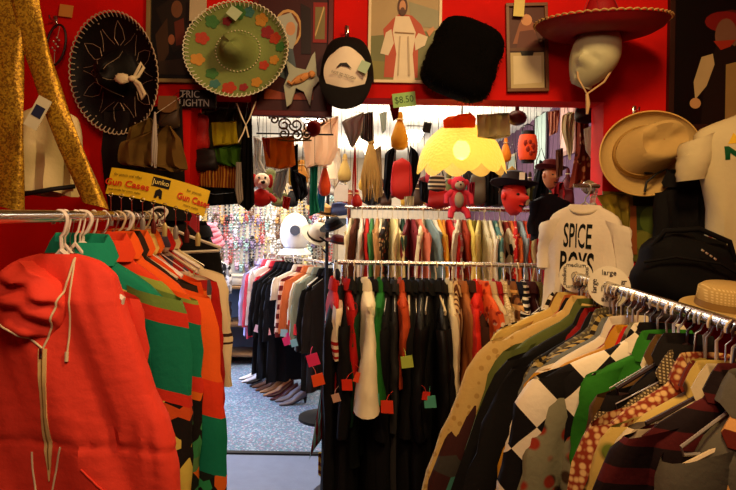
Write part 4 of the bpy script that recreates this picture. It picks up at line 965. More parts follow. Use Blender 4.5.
leg([(20, -60), (25, 0), (36, 50), (54, 105), (74, 155), (95, 205)], 30, 27).build('trouser_leg', gold, gt)
MB().box((.0, 0, .0), (S(50, 1.75), .06, .05)).build('waistband', gold, gt)
oh = rail_thing('ceiling_rail', 'dark rail near the ceiling holding the gold trousers', [(-1.6, 1.78, 2.42), (-.75, 1.78, 2.42)], [], r=.012); oh['category'] = 'rail'
for x in (-1.55, -.8): MB().tube([(x, 1.78, 2.42), (x, 1.78, 3.0)], .006, 8).build('hanger_rod', BLACK, oh)
r_ = thing('brand_label', 'small white and blue cardboard label pinned to the gold trousers', 'label', P(38, 113, 1.70), (0, R(28), 0)); MB().plate([(-.02, -.045), (.02, -.045), (.02, .045), (-.02, .045)], -.002, 0).build('card', mat('#c8c8a0', .7), r_); MB().plate([(-.014, -.012), (.014, -.012), (.014, .02), (-.014, .02)], -.0035, -.002).build('printed_square', mat('#1c2440', .7), r_)
garment('satin_top', 'cream green satin top behind the gold trousers', 'top', P(47, 84, 1.95), (0, 0, .1), W=.125, L=.27, D=.035, m=f('#d8cc94', rough=.4), sl=0, seed=31, collar=False, fold=.8, prof=[(0, .3), (.1, .75), (.3, .85), (.7, .9), (1, .95)])
r_ = thing('waist_belt', 'dark belt edge below the satin top', 'belt', P(48, 190, 1.94)); MB().tube([(-.10, -.03, -.02), (-.03, -.062, -.014), (.04, -.062, 0), (.10, -.03, .012)], .007, 8, flat=.5).build('strap', BLACK, r_)
r_ = thing('wall_charm', 'dark oval charm with silver beads beside the black sombrero', 'charm', P(56, 45, WY-.05), (0, R(10), 0))
MB().tube([(.038*math.cos(a), 0, .085*math.sin(a)) for a in (2*PI*j/30 for j in range(30))], .005, 6, loop=True).build('hoop', mat('#2a0c0c', .5), r_)
mb = MB()
for i in range(7): mb.ball((.012*math.sin(i*2.1), -.004, .03-.009*i), .005, n=8, m=5)
mb.tube([(0, 0, -.03), (.02, 0, -.15), (.028, 0, -.2)], .0018, 5); mb.tube([(0, 0, .03), (0, .002, .085)], .0015, 5); mb.build('bead_string', mat('#c8c0b0', .3, .6), r_)
r_ = thing('sticky_note', 'small orange paper tag above the oval charm', 'tag', P(66, 11, WY-.01), (0, R(5), 0)); MB().plate([(-.028, -.024), (.028, -.026), (.03, .024), (-.026, .026)], -.003, 0).build('paper', mat('#c88838', .8), r_)
nail(56, 22, 'small hook holding the oval charm')

# yellow curved header card
sg = thing('sign_strip', 'curved yellow card strip lettered Gun Cases in red', 'sign', P(156, 192, 1.9), (0, R(12.5), R(4)))
u = S(1, 1.9); rings = []
def sgp(x, z, off=0): # bowed card
    return Vector((x, .03*math.cos(x/(50*u)*1.3)*-1+.03-off, z+u*3.2*(1-(x/(50*u))**2)))
mb = MB(); rings = []
for i in range(25):
    x = u*(-50+100*i/24); rings.append([sgp(x, -13.5*u), sgp(x, 13.5*u), sgp(x, 13.5*u, -.003), sgp(x, -13.5*u, -.003)])
mb.loft(rings).build('card', mat('#d8b820', .5), sg)
def sgtext(s, size, m, x, z, sx=1, **k):
    o = text(s, size, m, sg, (0, 0, 0), ext=.0002, sx=1, **k)
    for v in o.data.vertices:
        p = sgp(x+v.co.x*sx, z+v.co.y, .0035+v.co.z); v.co = p
    o.rotation_euler = (0, 0, 0)
RED = mat('#c83010', .6); INK = mat('#4a3a10', .7)
for (s, x) in (('Gun Cases', -30), ('Gun Cases', 37)):
    sgtext(s, .028, RED, x*u, -1*u, sx=1.15 if x < 0 else .8, bold=.0006)
sgtext('for pistols and rifles', .011, INK, -31*u, 7.5*u); sgtext('look inside for more styles', .0095, INK, -31*u, -8*u); sgtext('for pistols', .011, INK, 36*u, 7*u); sgtext('more styles', .0095, INK, 36*u, -8*u)
mb = MB(); mb.plate([(-.027, -.008), (.027, -.008), (.027, .020), (-.027, .020)], -.001, 0); o = mb.build('black_block', BLACK, sg, smooth=False)
for v in o.data.vertices: v.co = sgp(v.co.x+3*u, v.co.z+5*u, .0015-v.co.y)
sgtext('Junko', .022, mat('#e8d878', .6), 3*u, 7*u)
mb = MB(); mb.plate([(-.012, -.012), (-.004, -.012), (-.002, -.004), (.002, -.004), (.004, -.012), (.012, -.012), (.009, .012), (.0, .018), (-.011, .010)], -.001, 0); o = mb.build('printed_figure', BLACK, sg, smooth=False)
for v in o.data.vertices: v.co = sgp(v.co.x+3*u, v.co.z-5*u, .0015-v.co.y)
for i in range(9):
    x = u*(-44+11*i)
    r_ = thing('key_chain', 'thin metal key chain hooked along the yellow strip', 'key chain', sg.matrix_basis @ sgp(x, -12.5*u, .004), group='key chains below the yellow strip')
    mb = MB(); mb.tube([(.006*math.cos(a), 0, .006*math.sin(a)-.004) for a in (2*PI*j/12 for j in range(12))], .001, 4, loop=True); mb.tube([(0, 0, -.01), (.002, 0, -.06)], .0014, 4); mb.build('chain', CHROME, r_)
    MB().tube([(.002, 0, -.058), (.002, 0, -.07), (.002, 0, -.10)], [.003, .009, .007], 8, flat=.4).build('fob', mat(['#8a8478', '#5a1c14', '#b8a868'][i % 3], .4, .4), r_)
for px in (-1, 1):
    pass
for x in (-40, 40): MB().tube([sgp(x*u, 12*u, -.002), Vector((x*u, .25, .03)), Vector((x*u, .62, .05))], .0012, 5).build('support_wire', BLACK, sg)
# ------------------------------------------------------------------ things hanging in and behind the opening
def cord(mb, top, x=0, r=.0022, z0=0): mb.tube([(x, 0, z0), (x*.4, 0, z0+(top-z0)*.5), (0, 0, top)], r, 5)
def place(px, y0, Y, ztop):
    p = P(px, y0, Y); return p, ztop-p.z
RODS = [(2.84, 2.2), (3.3, 2.5), (3.75, 2.5), (4.2, 2.55), (4.7, 2.6), (5.2, 2.62)]
def hang_cord(root, Y, m=BLACK, z0=0, r=.0012):
    p = root.location; ry, rz = min(RODS, key=lambda q: abs(q[0]-Y)); v = Vector((0, ry-p.y, rz-p.z)); v.rotate(Matrix.Rotation(-root.rotation_euler.z, 3, 'Z'))
    MB().tube([(0, 0, z0-.008), v*.5+Vector((0, 0, z0*.5)), v], r, 4).build('hanging_cord', m, root)
def hrot(i): return rgrid(i).uniform(-.35, .35)
def h_bag(px, y0, y1, wpx, Y, col, label, name='handbag', cat='bag', flap=None, strap=True, i=0, patt=None, ztop=None, strapcol='#2a1a10'):
    p = P(px, y0, Y); w_ = S(wpx, Y)/2; h = S(y1-y0, Y); ztop = ztop or (2.1 if Y < 3.2 else 2.62)
    root = thing(name, label, cat, p, (0, 0, hrot(i))); rings = []
    m = patt or mat(col, .6, bump=.2, bscale=80)
    for k in range(11):
        t = k/10; q = (1-abs(2*t-1)**7)**.5*(.80+.2*t)
        rings.append([(w_*max(q, .05)*math.copysign(abs(math.cos(a))**.7, math.cos(a)), max(.02, w_*.4)*max(q, .05)*math.sin(a)+.006*math.sin(t*9+a), -h*t) for a in (2*PI*j/20 for j in range(20))])
    MB().loft(rings).build('body', m, root)
    if flap: 
        MB().plate([(-w_*.8, -h*.04), (w_*.8, -h*.04), (w_*.85, -h*.42), (w_*.3, -h*.52), (-w_*.3, -h*.52), (-w_*.85, -h*.42)], -w_*.4-.012, -w_*.4-.002).build('flap', mat(flap, .6), root)
    if strap:
        MB().tube([(-w_*.7, 0, -h*.1), (-w_*.5, 0, h*.25), (0, 0, min(h*.6, ztop-p.z)), (w_*.5, 0, h*.25), (w_*.7, 0, -h*.1)], .004, 6).build('strap', mat(strapcol, .6), root)
    hang_cord(root, Y, z0=min(h*.6, ztop-p.z) if strap else 0)
    return root
def h_cloth(pts, Y, m, label, name='scarf', cat='scarf', wave=.012, ztop=None, top=None, parts=True, thick=.004, thin=True):
    """pts: pixel outline (closed); hung sheet with folds and thickness"""
    ctr = P(sum(a for a, b_ in pts)/len(pts), min(b_ for a, b_ in pts), Y)
    root = thing(name, label, cat, ctr); q = [P(a, b_, Y)-ctr for a, b_ in pts]
    xs = [v.x for v in q]; zs = [v.z for v in q]; x0, x1, z0, z1 = min(xs), max(xs), min(zs), max(zs)
    rows = 14; cols = 14
    def span(z):
        xx = []
        for a, b_ in zip(q, q[1:]+q[:1]):
            if (a.z-z)*(b_.z-z) <= 0 and abs(a.z-b_.z) > 1e-9: xx.append(a.x+(b_.x-a.x)*(z-a.z)/(b_.z-a.z))
        return (min(xx), max(xx)) if len(xx) > 1 else None
    f1 = []
    for i in range(rows+1):
        z = z1+(z0-z1)*(.002+.996*i/rows); s_ = span(z) or (0, 0)
        f1.append([(s_[0]+(s_[1]-s_[0])*j/cols, wave*math.sin(j*1.3+i*.12)+wave*.5*math.sin(j*.6+i*.5), z) for j in range(cols+1)])
    mb = MB(); rings = [r+[(x, y+thick, z) for x, y, z in r[::-1]] for r in f1]
    mb.loft(rings).build('cloth', sheer(m) if thin else m, root)
    sx_ = span(z1-.002*(z1-z0)) or (0, 0)
    if ztop is None or ztop > 1.8: hang_cord(root, Y)
    if abs(sum(sx_)/2) > .002: MB().tube([(0, 0, 0), (sum(sx_)/2, 0, z1-.002)], .0012, 4).build('pin', BLACK, root)
    return root
def h_pouch(px, y0, y1, wpx, Y, m, label, name='pouch', cat='pouch', ztop=None, knot='#c8b080', i=0):
    p = P(px, y0, Y); w_ = S(wpx, Y)/2; h = S(y1-y0, Y)
    root = thing(name, label, cat, p, (0, 0, hrot(i)))
    MB().lathe([(.001, .002), (w_*.2, 0), (w_*.35, -h*.12), (w_*.22, -h*.2), (w_*.5, -h*.35), (w_*.95, -h*.7), (w_*.85, -h*.92), (w_*.4, -h), (.001, -h)], 20, sy=.6, fn=lambda q, a, r, z: q*(1) + Vector((.05*r*math.sin(a*7), 0, 0))).build('body', m, root)
    MB().tube([(.35*w_*math.cos(a), .2*w_*math.sin(a), -h*.2) for a in (2*PI*j/12 for j in range(12))], .004, 5, loop=True).build('drawstring', mat(knot, .7), root)
    hang_cord(root, Y)
def h_tassel(px, y0, y1, wpx, Y, m, label, ztop=None, n=14, name='tassel', cat='tassel'):
    p = P(px, y0, Y); w_ = S(wpx, Y)/2; h = S(y1-y0, Y); root = thing(name, label, cat, p); mb = MB(); rd = rgrid(int(px))
    for i in range(n):
        a = 2*PI*i/n; k = rd.uniform(.5, 1); mb.tube([(0, 0, 0), (w_*.3*math.cos(a), w_*.3*math.sin(a), -h*.2), (w_*k*math.cos(a), w_*k*.6*math.sin(a), -h*.6), (w_*k*.9*math.cos(a), w_*k*.6*math.sin(a), -h*rd.uniform(.85, 1))], [.003, w_*.12+.002, w_*.14+.002, .002], 6)
    mb.build('strands', sheer(m, .3), root); MB().ball((0, 0, -h*.06), (w_*.35, w_*.35, h*.05)).build('knot', m, root)
    hang_cord(root, Y, m)

# supports: overhead rods the goods hang from
for (nm, lab, a, b_) in [('hanging_rod', f'{w_} overhead rod carrying goods, {q_}', (-1.1 if y_ < 4 else -2.0, y_, z_), (1.1 if y_ < 4 else 1.9, y_, z_)) for (y_, z_), w_, q_ in zip(RODS, ('thin black', 'brown', 'dark brown', 'long wooden', 'fifth', 'longest wooden'), ('right behind the red beam', 'second behind the red beam', 'third behind the red beam', 'above the upper clothes rail', 'next to last from the beam', 'furthest into the back room'))]:
    r_ = thing(nm, lab, 'rod', a); MB().tube([(0, 0, 0), Vector(b_)-Vector(a)], .01, 10).build('rod', mat('#2a1810', .5), r_)
    for x in (.1, (b_[0]-a[0])-.1): MB().tube([(x, 0, 0), (x, 0, 2.9-a[2])], .004, 6).build('support_wire', BLACK, r_)
BY = 2.84
# shelf-like cluster left of the opening
bx = thing('sign_board', 'black board with small silver lettering beneath the sombreros', 'sign', P(198, 99, WY-.02)); MB().box((0, 0, 0), (S(36, WY), .02, S(18, WY))).build('board', BLACK, bx)
text('TRIC', .042, mat('#b8b4a8', .5), bx, (-.03, -.012, .016), sx=.9); text('LIGHTN', .042, mat('#b8b4a8', .5), bx, (-.012, -.012, -.02), sx=.85)
h_bag(197, 112, 152, 30, 2.72, '#a81810', 'red quilted handbag hanging under the silver-lettered board', i=1, ztop=2.1)
h_cloth([(211, 122), (236, 121), (238, 144), (213, 146)], 2.66, f('#c8b420'), 'bright yellow folded cloth in the dark corner', 'folded_cloth', 'cloth', .006, ztop=2.1)
h_cloth([(213, 148), (244, 144), (247, 168), (226, 166), (216, 162)], 2.68, f('#4a7a1c'), 'grass green cloth below the yellow folded cloth', 'folded_cloth', 'cloth', .01, ztop=2.1)
h_cloth([(184, 118), (197, 110), (239, 108), (247, 150), (240, 166), (185, 170)], 2.76, f('#5a5a34'), 'olive canvas sheet behind the red quilted handbag', 'canvas_sheet', 'cloth', .012, ztop=2.1)
h_bag(205, 148, 172, 30, 2.7, '#140c0a', 'black round purse under the red quilted handbag', i=4, ztop=2.1, strap=False)
h_cloth([(199, 166), (240, 164), (243, 190), (200, 190)], 2.7, f('#8a3c14', 'vstripe', '#c89030', sc=5), 'brown and amber striped cloth above the black skirt', 'striped_cloth', 'cloth', .01, ztop=2.1)
h_cloth([(186, 186), (236, 188), (238, 204), (206, 206), (187, 205)], 2.66, f('#0a0808'), 'short black skirt hanging at the left of the opening', 'skirt', 'skirt', .012, ztop=2.1)
h_cloth([(243, 118), (252, 122), (254, 206), (248, 211), (238, 208), (240, 160)], 2.64, f('#0e0a0a'), 'long narrow black stocking beside the green cloth', 'stocking', 'stocking', .008, ztop=2.1)
h_cloth([(236, 162), (241, 162), (243, 200), (238, 206), (235, 190)], 2.62, f('#c8c0b0'), 'thin white ribbon strip on the black stocking', 'ribbon', 'ribbon', .004, ztop=2.1)
r_ = thing('twine_knot', 'white twine knotted in front of the dark corner', 'string', P(246, 118, 2.55)); MB().tube([(-.04, 0, .06), (-.015, 0, -.0), (0, 0, -.03), (.015, 0, .0), (.04, 0, .07)], .003, 5).build('twine', CREAM, r_); MB().tube([(0, 0, -.03), (-.01, 0, -.06), (-.03, 0, -.1)], .003, 5).build('loose_end', CREAM, r_); MB().tube([(0, 0, -.03), (.012, 0, -.08)], .003, 5).build('loose_end', CREAM, r_)
h_cloth([(181, 92), (252, 92), (252, 150), (250, 200), (240, 206), (185, 206), (180, 150)], 2.80, f('#1c0f0a'), 'dark brown curtain behind the left cluster of cloths', 'added_backdrop', 'curtain', .012, ztop=2.1, thin=False)  # added opaque sheet that covers the bright ceiling behind this cluster
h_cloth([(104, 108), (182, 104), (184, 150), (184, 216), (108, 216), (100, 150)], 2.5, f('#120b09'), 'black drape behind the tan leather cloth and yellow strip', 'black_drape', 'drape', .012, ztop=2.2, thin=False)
h_cloth([(118, 142), (150, 130), (170, 126), (182, 140), (186, 172), (170, 172), (148, 168), (116, 164)], 2.3, f('#8a6a30'), 'crumpled tan leather cloth above the yellow strip', 'leather_cloth', 'cloth', .02, ztop=2.2)
h_cloth([(128, 126), (150, 118), (160, 126), (150, 150), (124, 150)], 2.35, f('#8a6c30'), 'small tan suede scrap beneath the black sombrero', 'suede_scrap', 'cloth', .015, ztop=2.2)
h_bag(170, 96, 130, 22, 2.45, '#3a2a18', 'brown satchel squeezed under the black sombrero', i=9, ztop=2.2, strap=False, flap='#6a4a24')
h_tassel(155, 112, 168, 6, 2.2, mat('#b8b0a0', .5), 'thin white strings hanging above the yellow strip', ztop=2.2, n=6, name='string_bunch', cat='string')
garment('black_robe', 'long black robe in the shadow behind the white varsity top', 'robe', P(168, 190, 2.40), (0, 0, .2), W=.15, L=.9, D=.05, m=f('#0a0808'), sl=.6, out=.05, seed=71, rw=.07)
garment('black_cape', 'black cape hanging at the left edge of the passage', 'cape', P(198, 212, 2.95), (0, 0, 1.3), W=.2, L=.85, D=.05, m=f('#080707'), sl=0, seed=72, prof=[(0, .3), (.1, .6), (.4, .8), (1, 1.0)])

# iron scroll ornament
so = thing('iron_scrollwork', 'greenish gold iron scroll ornament hanging over the opening', 'ornament', P(296, 128, BY), (0, 0, 0)); u = S(1, BY); mb = MB()
def spiral(cx_, cz_, r, t0, turns, dirn=1): return [(cx_+r*u*(1-.75*i/24)*math.cos(t0+dirn*turns*2*PI*i/24), 0, cz_+r*u*(1-.75*i/24)*math.sin(t0+dirn*turns*2*PI*i/24)) for i in range(25)]
for (cx_, cz_, r, t0, d_) in ((-12, 3, 7, 0, 1), (-12, -6, 6, 2, -1), (0, 3, 7, 3, 1), (1, -7, 6, 1, -1), (12, 2, 7, 2, -1), (11, -6, 5, 4, 1), (25, 7, 6, 0, 1), (-22, 8, 5, 3, -1)): mb.tube(spiral(cx_*u, cz_*u, r, t0, 1.4, d_), .0045, 6)
mb.tube([(-28*u, 0, 11*u), (30*u, 0, 11*u)], .005, 6); mb.tube([(-18*u, 0, -12*u), (-6*u, 0, -13*u), (16*u, 0, -12*u)], .004, 6); mb.build('scrolls', mat('#5a4c14', .4, .5), so)
MB().ball((18*u, -.01, 0), (7*u, .02, 8*u), nz=.3, nf=12).build('red_rosette', mat('#8a1410', .6), so)
for x in (-20, 20): MB().tube([(x*u, 0, 11*u), (x*u, 0, 2.2-P(296, 128, BY).z)], .002, 4).build('hanging_cord', BLACK, so)
rd_ = thing('curtain_rod', 'thin black rod above the orange cloth', 'rod', P(295, 134, 2.9)); MB().tube([(-.18, 0, 0), (.18, 0, 0)], .004, 8).build('rod', BLACK, rd_)
for x in (-.17, .17): MB().tube([(x, 0, 0), (x*.9, -.06, 2.2-P(295, 134, 2.9).z)], .0015, 4).build('hanging_cord', BLACK, rd_)
h_cloth([(261, 136), (294, 136), (295, 166), (280, 169), (266, 168)], 2.9, f('#c8761c'), 'translucent orange cloth hanging from the thin black rod', 'orange_cloth', 'cloth', .014)
h_cloth([(262, 137), (270, 138), (270, 160), (265, 150)], 2.88, f('#c04a28'), 'narrow salmon strip at the side of the orange cloth', 'ribbon', 'ribbon', .004)
h_cloth([(301, 128), (338, 116), (338, 150), (330, 166), (306, 168)], 3.4, f('#f0d8bc'), 'peach coloured pennant cloth beside the iron scrolls', 'pennant', 'cloth', .012, ztop=2.9)
h_cloth([(341, 121), (364, 112), (362, 132), (353, 148), (350, 146)], 3.0, f('#b4aca0'), 'grey triangular pennant at the middle of the opening', 'pennant', 'cloth', .006)
h_cloth([(363, 112), (373, 112), (374, 140), (368, 142), (360, 138)], 3.02, f('#3a3634', 'vstripe', '#8a8680', sc=6), 'grey striped necktie bundle right of the grey pennant', 'necktie', 'necktie', .006)
h_cloth([(379, 112), (387, 112), (386, 130), (382, 134)], 3.3, f('#a8b8b0'), 'pale blue grey paper strip hanging by the beam', 'paper_strip', 'paper', .002, ztop=2.3)
h_tassel(355, 146, 200, 5, 3.1, mat('#b01c14', .6), 'long red cord tassel in the middle of the opening', n=5)
h_pouch(357, 190, 207, 12, 3.1, mat('#a01812', .5), 'dark red pouch at the end of the red cord', i=3)
h_tassel(371, 138, 203, 22, 3.6, mat('#b89858', .8), 'bundle of straw coloured macrame strands', n=18, name='macrame_bundle', cat='macrame', ztop=2.4)
h_pouch(400, 112, 150, 19, 3.1, mat('#c89828', .5), 'yellow and brown drawstring pouch hanging left of the lamp', i=5)
h_cloth([(389, 104), (400, 103), (398, 118), (393, 121)], 2.82, f('#7a1410'), 'small dark red leaf shaped cloth under the beam', 'leather_scrap', 'cloth', .003)
h_bag(402, 158, 200, 24, 3.6, '#a81a18', 'red handbag between two dark jackets', i=6, ztop=2.4)
h_cloth([(385, 152), (396, 146), (396, 178), (388, 202), (383, 190)], 3.65, f('#120e12'), 'black shawl left of the red handbag', 'shawl', 'shawl', .015, ztop=2.4)
h_cloth([(410, 146), (418, 152), (420, 176), (412, 198), (408, 176)], 3.7, f('#141018'), 'black shawl right of the red handbag', 'shawl', 'shawl', .015, ztop=2.4)
h_cloth([(424, 122), (432, 123), (430, 133), (422, 132)], 3.3, mat('#100f14'), 'small black card hanging left of the lamp', 'card', 'card', .001, ztop=2.3)
# paper flame above the lamp and grey cloth over it
h_cloth([(443, 120), (449, 116), (452, 121), (458, 114), (463, 119), (470, 112), (476, 118), (475, 128), (444, 128)], 2.86, f('#f07818'), 'orange scalloped paper crown above the lamp shade', 'orange_paper', 'paper', .004)
h_cloth([(477, 114), (509, 113), (511, 136), (496, 139), (478, 137)], 2.8, f('#c8bc90', rough=.6), 'beige crumpled paper bag hanging right of the lamp', 'paper_bag', 'bag', .012)
r_ = thing('wooden_knob', 'dark red wooden knob under the beam', 'knob', P(517, 118, 2.82)); MB().ball((0, 0, 0), (.045, .045, .035), n=18, m=10).build('knob', mat('#4a100c', .4), r_); MB().tube([(0, 0, .03), (0, 0, .09)], .01, 8).build('stem', mat('#4a100c', .4), r_)

# lamp ---------------------------------------------------------------
LY = 2.98; lp = P(462, 120, LY); u = S(1, LY)
la = thing('pendant_lamp', 'glowing yellow scalloped pendant lamp hanging in the opening', 'lamp', lp)
m, N, L, b = newmat('shade_glass'); b.inputs['Base Color'].default_value = lin('#c8a444'); b.inputs['Roughness'].default_value = .35; b.inputs['Emission Color'].default_value = lin('#f4c040'); b.inputs['Emission Strength'].default_value = .0
try: b.inputs['Transmission Weight'].default_value = .0; 
except Exception: pass
tr = N.new('ShaderNodeBsdfTranslucent'); tr.inputs['Color'].default_value = lin('#e8c870'); ms_ = N.new('ShaderNodeMixShader'); ms_.inputs[0].default_value = .55
out = [x for x in N if x.type == 'OUTPUT_MATERIAL'][0]; L.new(b.outputs[0], ms_.inputs[1]); L.new(tr.outputs[0], ms_.inputs[2]); tp_ = N.new('ShaderNodeBsdfTransparent'); tp_.inputs[0].default_value = lin('#ffe9a8'); m3 = N.new('ShaderNodeMixShader'); m3.inputs[0].default_value = .16; L.new(ms_.outputs[0], m3.inputs[1]); L.new(tp_.outputs[0], m3.inputs[2]); L.new(m3.outputs[0], out.inputs['Surface'])
wv = N.new('ShaderNodeTexVoronoi'); wv.inputs['Scale'].default_value = 70; tc = N.new('ShaderNodeTexCoord'); L.new(tc.outputs['Object'], wv.inputs['Vector']); bp = N.new('ShaderNodeBump'); bp.inputs['Strength'].default_value = .6; bp.inputs['Distance'].default_value = .01; L.new(wv.outputs['Distance'], bp.inputs['Height']); L.new(bp.outputs['Normal'], b.inputs['Normal'])
rings = []; nn_ = 120
prof = [(4, -4), (14, -5), (22, -9), (29, -15), (35, -22), (39, -30), (42, -38), (43.5, -46)]
for k, (r, z) in enumerate(prof):
    t = k/(len(prof)-1); ring = []
    for j in range(nn_):
        a = 2*PI*j/nn_; sc_ = abs(math.sin(a*5)); rib = 1+.035*sc_*t
        ring.append((r*u*rib*math.cos(a), r*u*rib*math.sin(a), u*(z-(8*sc_**.8)*t**3)))
    rings.append(ring)
sh_ = MB().loft(rings, cap=False).build('shade', m, la)
MB().lathe([(.001, u*3), (u*5, u*2), (u*6, -u*3), (u*4.5, -u*7), (.001, -u*7)], 20).build('cap', mat('#a08038', .35, .7), la)
MB().tube([(0, 0, u*2), (0, 0, 2.9-lp.z)], .004, 8).build('cord', BLACK, la)
MB().ball((0, 0, -u*30), (u*8.5, u*8.5, u*10), n=20, m=14).build('bulb', mat('#ffe9a0', .3, emit=11), la)
MB().lathe([(.001, -u*6), (u*4, -u*6), (u*4, -u*21), (.001, -u*21)], 16).build('socket', mat('#c8b078', .4), la)
pl_ = bpy.data.lights.new('lamp_light', 'POINT'); pl_.energy = 4; pl_.color = (1, .74, .32); pl_.shadow_soft_size = .04
po = bpy.data.objects.new('lamp_light', pl_); COL.objects.link(po); po.location = (0, 0, -u*44); po.parent = la

# paper lantern
ln = thing('paper_lantern', 'orange paper lantern with black caps and painted figures', 'lantern', P(528, 134, 3.7)); u = S(1, 3.7)
MB().lathe([(u*6, -u*1)]+[(u*(9.5*math.sin(PI*(.22+.56*i/16))**.5+.5*(i % 2)), -u*(1+25*i/16)) for i in range(17)]+[(u*6, -u*26)], 28).build('paper_body', mat('#d84a1c', .6, emit=.15), ln)
MB().lathe([(.001, u*3), (u*6.5, u*3), (u*6.8, -u*1), (.001, -u*1)], 24).build('cap', BLACK, ln); MB().lathe([(.001, -u*25.5), (u*6.5, -u*25.5), (u*6, -u*29), (.001, -u*29)], 24).build('cap', BLACK, ln)
MB().tube([(-u*6, 0, u*2), (-u*5, 0, u*8), (0, 0, u*10), (u*5, 0, u*8), (u*6, 0, u*2)], .003, 6).build('handle', BLACK, ln); hang_cord(ln, 3.7, z0=u*10)
mb = MB()
for (x, z, s_) in ((-4, -10, 2.4), (0, -9, 1.8), (3, -13, 2.5), (-2, -16, 2.2), (4, -18, 1.7), (1, -20, 2)): mb.ball((x*u, -math.sqrt(max(1, 92-x*x))*u, z*u), (s_*u, u*.8, s_*1.3*u), n=8, m=6)
mb.build('painted_figures', mat('#8a2410', .6), ln)
h_pouch(506, 138, 162, 12, 3.6, mat('#e08820', .5, emit=.05), 'small amber glass ornament beside the orange lantern', 'glass_ornament', 'ornament', i=8)
h_bag(437, 174, 192, 20, 3.9, '#3a3c34', 'dark box purse with pale stripes behind the lamp', i=2, patt=f('#34302c', 'stripe', '#b8ac90', sc=3), ztop=2.5)
h_bag(438, 188, 209, 26, 4.1, '#a81410', 'crimson purse under the striped box purse', i=12, strap=False, ztop=2.5)

# stuffed creature
cr_ = thing('stuffed_monkey', 'pink-red stuffed toy animal with grey face below the lamp', 'soft toy', P(458, 196, 3.9), (0, 0, .1)); u = S(1, 3.9); pk_ = f('#c83040')
mb = MB(); mb.ball((0, 0, -4*u), (9*u, 7*u, 12*u)); mb.ball((0, -2*u, 12*u), (8*u, 7*u, 8*u)); 
for s_ in (-1, 1): mb.tube([(s_*6*u, 0, 4*u), (s_*12*u, -3*u, 0), (s_*13*u, -5*u, -8*u)], [3.4*u, 3*u, 2.4*u], 8); mb.tube([(s_*4*u, 0, -12*u), (s_*8*u, -6*u, -16*u), (s_*9*u, -8*u, -22*u)], [4*u, 3.4*u, 2.8*u], 8); mb.ball((s_*8*u, 0, 14*u), (3*u, 1.5*u, 3*u))
mb.build('body', pk_, cr_); mb = MB(); mb.ball((0, -7.5*u, 10*u), (5*u, 4*u, 4.5*u)); mb.ball((0, -5*u, -4*u), (5*u, 4*u, 8*u)); mb.build('face_and_belly', f('#9a9078'), cr_)
mb = MB(); [mb.ball((s_*2.5*u, -9*u, 14*u), .9*u, n=8, m=6) for s_ in (-1, 1)]; mb.ball((0, -11.5*u, 11*u), 1*u, n=8, m=6); mb.build('eyes_and_nose', BLACK, cr_)
hang_cord(cr_, 3.9, z0=18*u)

# heads wearing hats
def mask_head(px, py, Y, s, skin, hatc, label, hat_label, torso=None, tlab=None, nose=1, rot=0):
    u = S(s/10, Y); root = thing('carnival_mask', label, 'mask', P(px, py, Y), (0, 0, rot)); mb = MB(); rings = []
    for i in range(19):
        t = i/18; z = u*(11-24*t); w_ = u*9*math.sin(PI*(.03+.94*t))**.55*(1-.2*t); ring = []
        for j in range(24):
            a = 2*PI*j/24; x = w_*math.cos(a); y = w_*1.1*math.sin(a); fr = math.exp(-((a-1.5*PI)/.25)**2)
            y -= fr*u*nose*(4*math.exp(-((t-.52)/.09)**2)+1.5*math.exp(-((t-.72)/.04)**2)+2*math.exp(-((t-.88)/.06)**2))
            for ea in (1.5*PI-.45, 1.5*PI+.45): y += u*1.3*math.exp(-((a-ea)/.2)**2)*math.exp(-((t-.42)/.06)**2)
            ring.append((x, y, z))
        rings.append(ring)
    mb.loft(rings).build('face', mat(skin, .5), root)
    mb = MB(); [mb.ball((s_*u*3.6, -u*8, u*1), (u*1.3, u*.8, u*.8), n=8, m=6) for s_ in (-1, 1)]; mb.tube([(-u*2.6, -u*8.2, -u*6.4), (0, -u*9, -u*7), (u*2.6, -u*8.2, -u*6.4)], u*.5, 6); mb.build('eyes_and_mouth', BLACK, root)
    [MB().ball((s_*u*8.6, 0, 0), (u*1.2, u*2, u*2.6), n=10, m=8).build('ear', mat(skin, .5), root) for s_ in (-1, 1)]
    h = thing('brimmed_hat', hat_label, 'hat', P(px, py, Y)+Vector((0, 0, u*6.5)), (R(-6), R(6), rot))
    MB().lathe([(.001, u*9.5), (u*5, u*10), (u*8, u*8.5), (u*9, u*1), (u*9.4, 0), (u*14, u*.4), (u*15.5, u*1.5), (u*15.6, u*1.0), (u*9.4, -u*1)], 30, sx=1.05, fn=lambda q, a, r, z: q+Vector((0, 0, (u*1.8*math.cos(a)**2 if r > u*12 else 0)))).build('crown_and_brim', f(hatc, rough=.7), h)
    MB().lathe([(u*9.3, u*2.6), (u*9.6, u*.2)], 30).build('hat_band', mat('#0c0808', .6), h)
    if torso:
        g = garment('black_waistcoat', tlab, 'waistcoat', P(px, py, Y)+Vector((0, .02, -u*6)), (0, 0, rot), W=u*19, L=u*46, D=u*7, m=f(torso), sl=u*34, out=u*4, rw=u*6, seed=int(px), collar=False, fold=.3)
    hang_cord(root, Y, z0=u*10)
mask_head(514, 196, 3.8, 15, '#c8281c', '#1c1216', 'bright red carnival mask under a dark top hat', 'dark hat with a small paper tag on the red mask', nose=1.6, rot=.5)
r_ = thing('price_tag', 'small white tag on the dark hat of the red mask', 'tag', P(522, 176, 3.62)); MB().plate([(-.016, -.022), (.016, -.022), (.018, .022), (-.014, .022)], -.002, 0).build('paper', mat('#d8d4c0', .8), r_)
mask_head(551, 176, 3.9, 10, '#b87a50', '#5a100e', 'tan cowboy figure head with long nose', 'dark red cowboy hat on the tan figure head', '#100c10', 'black waistcoat of the tan cowboy figure', rot=.35)
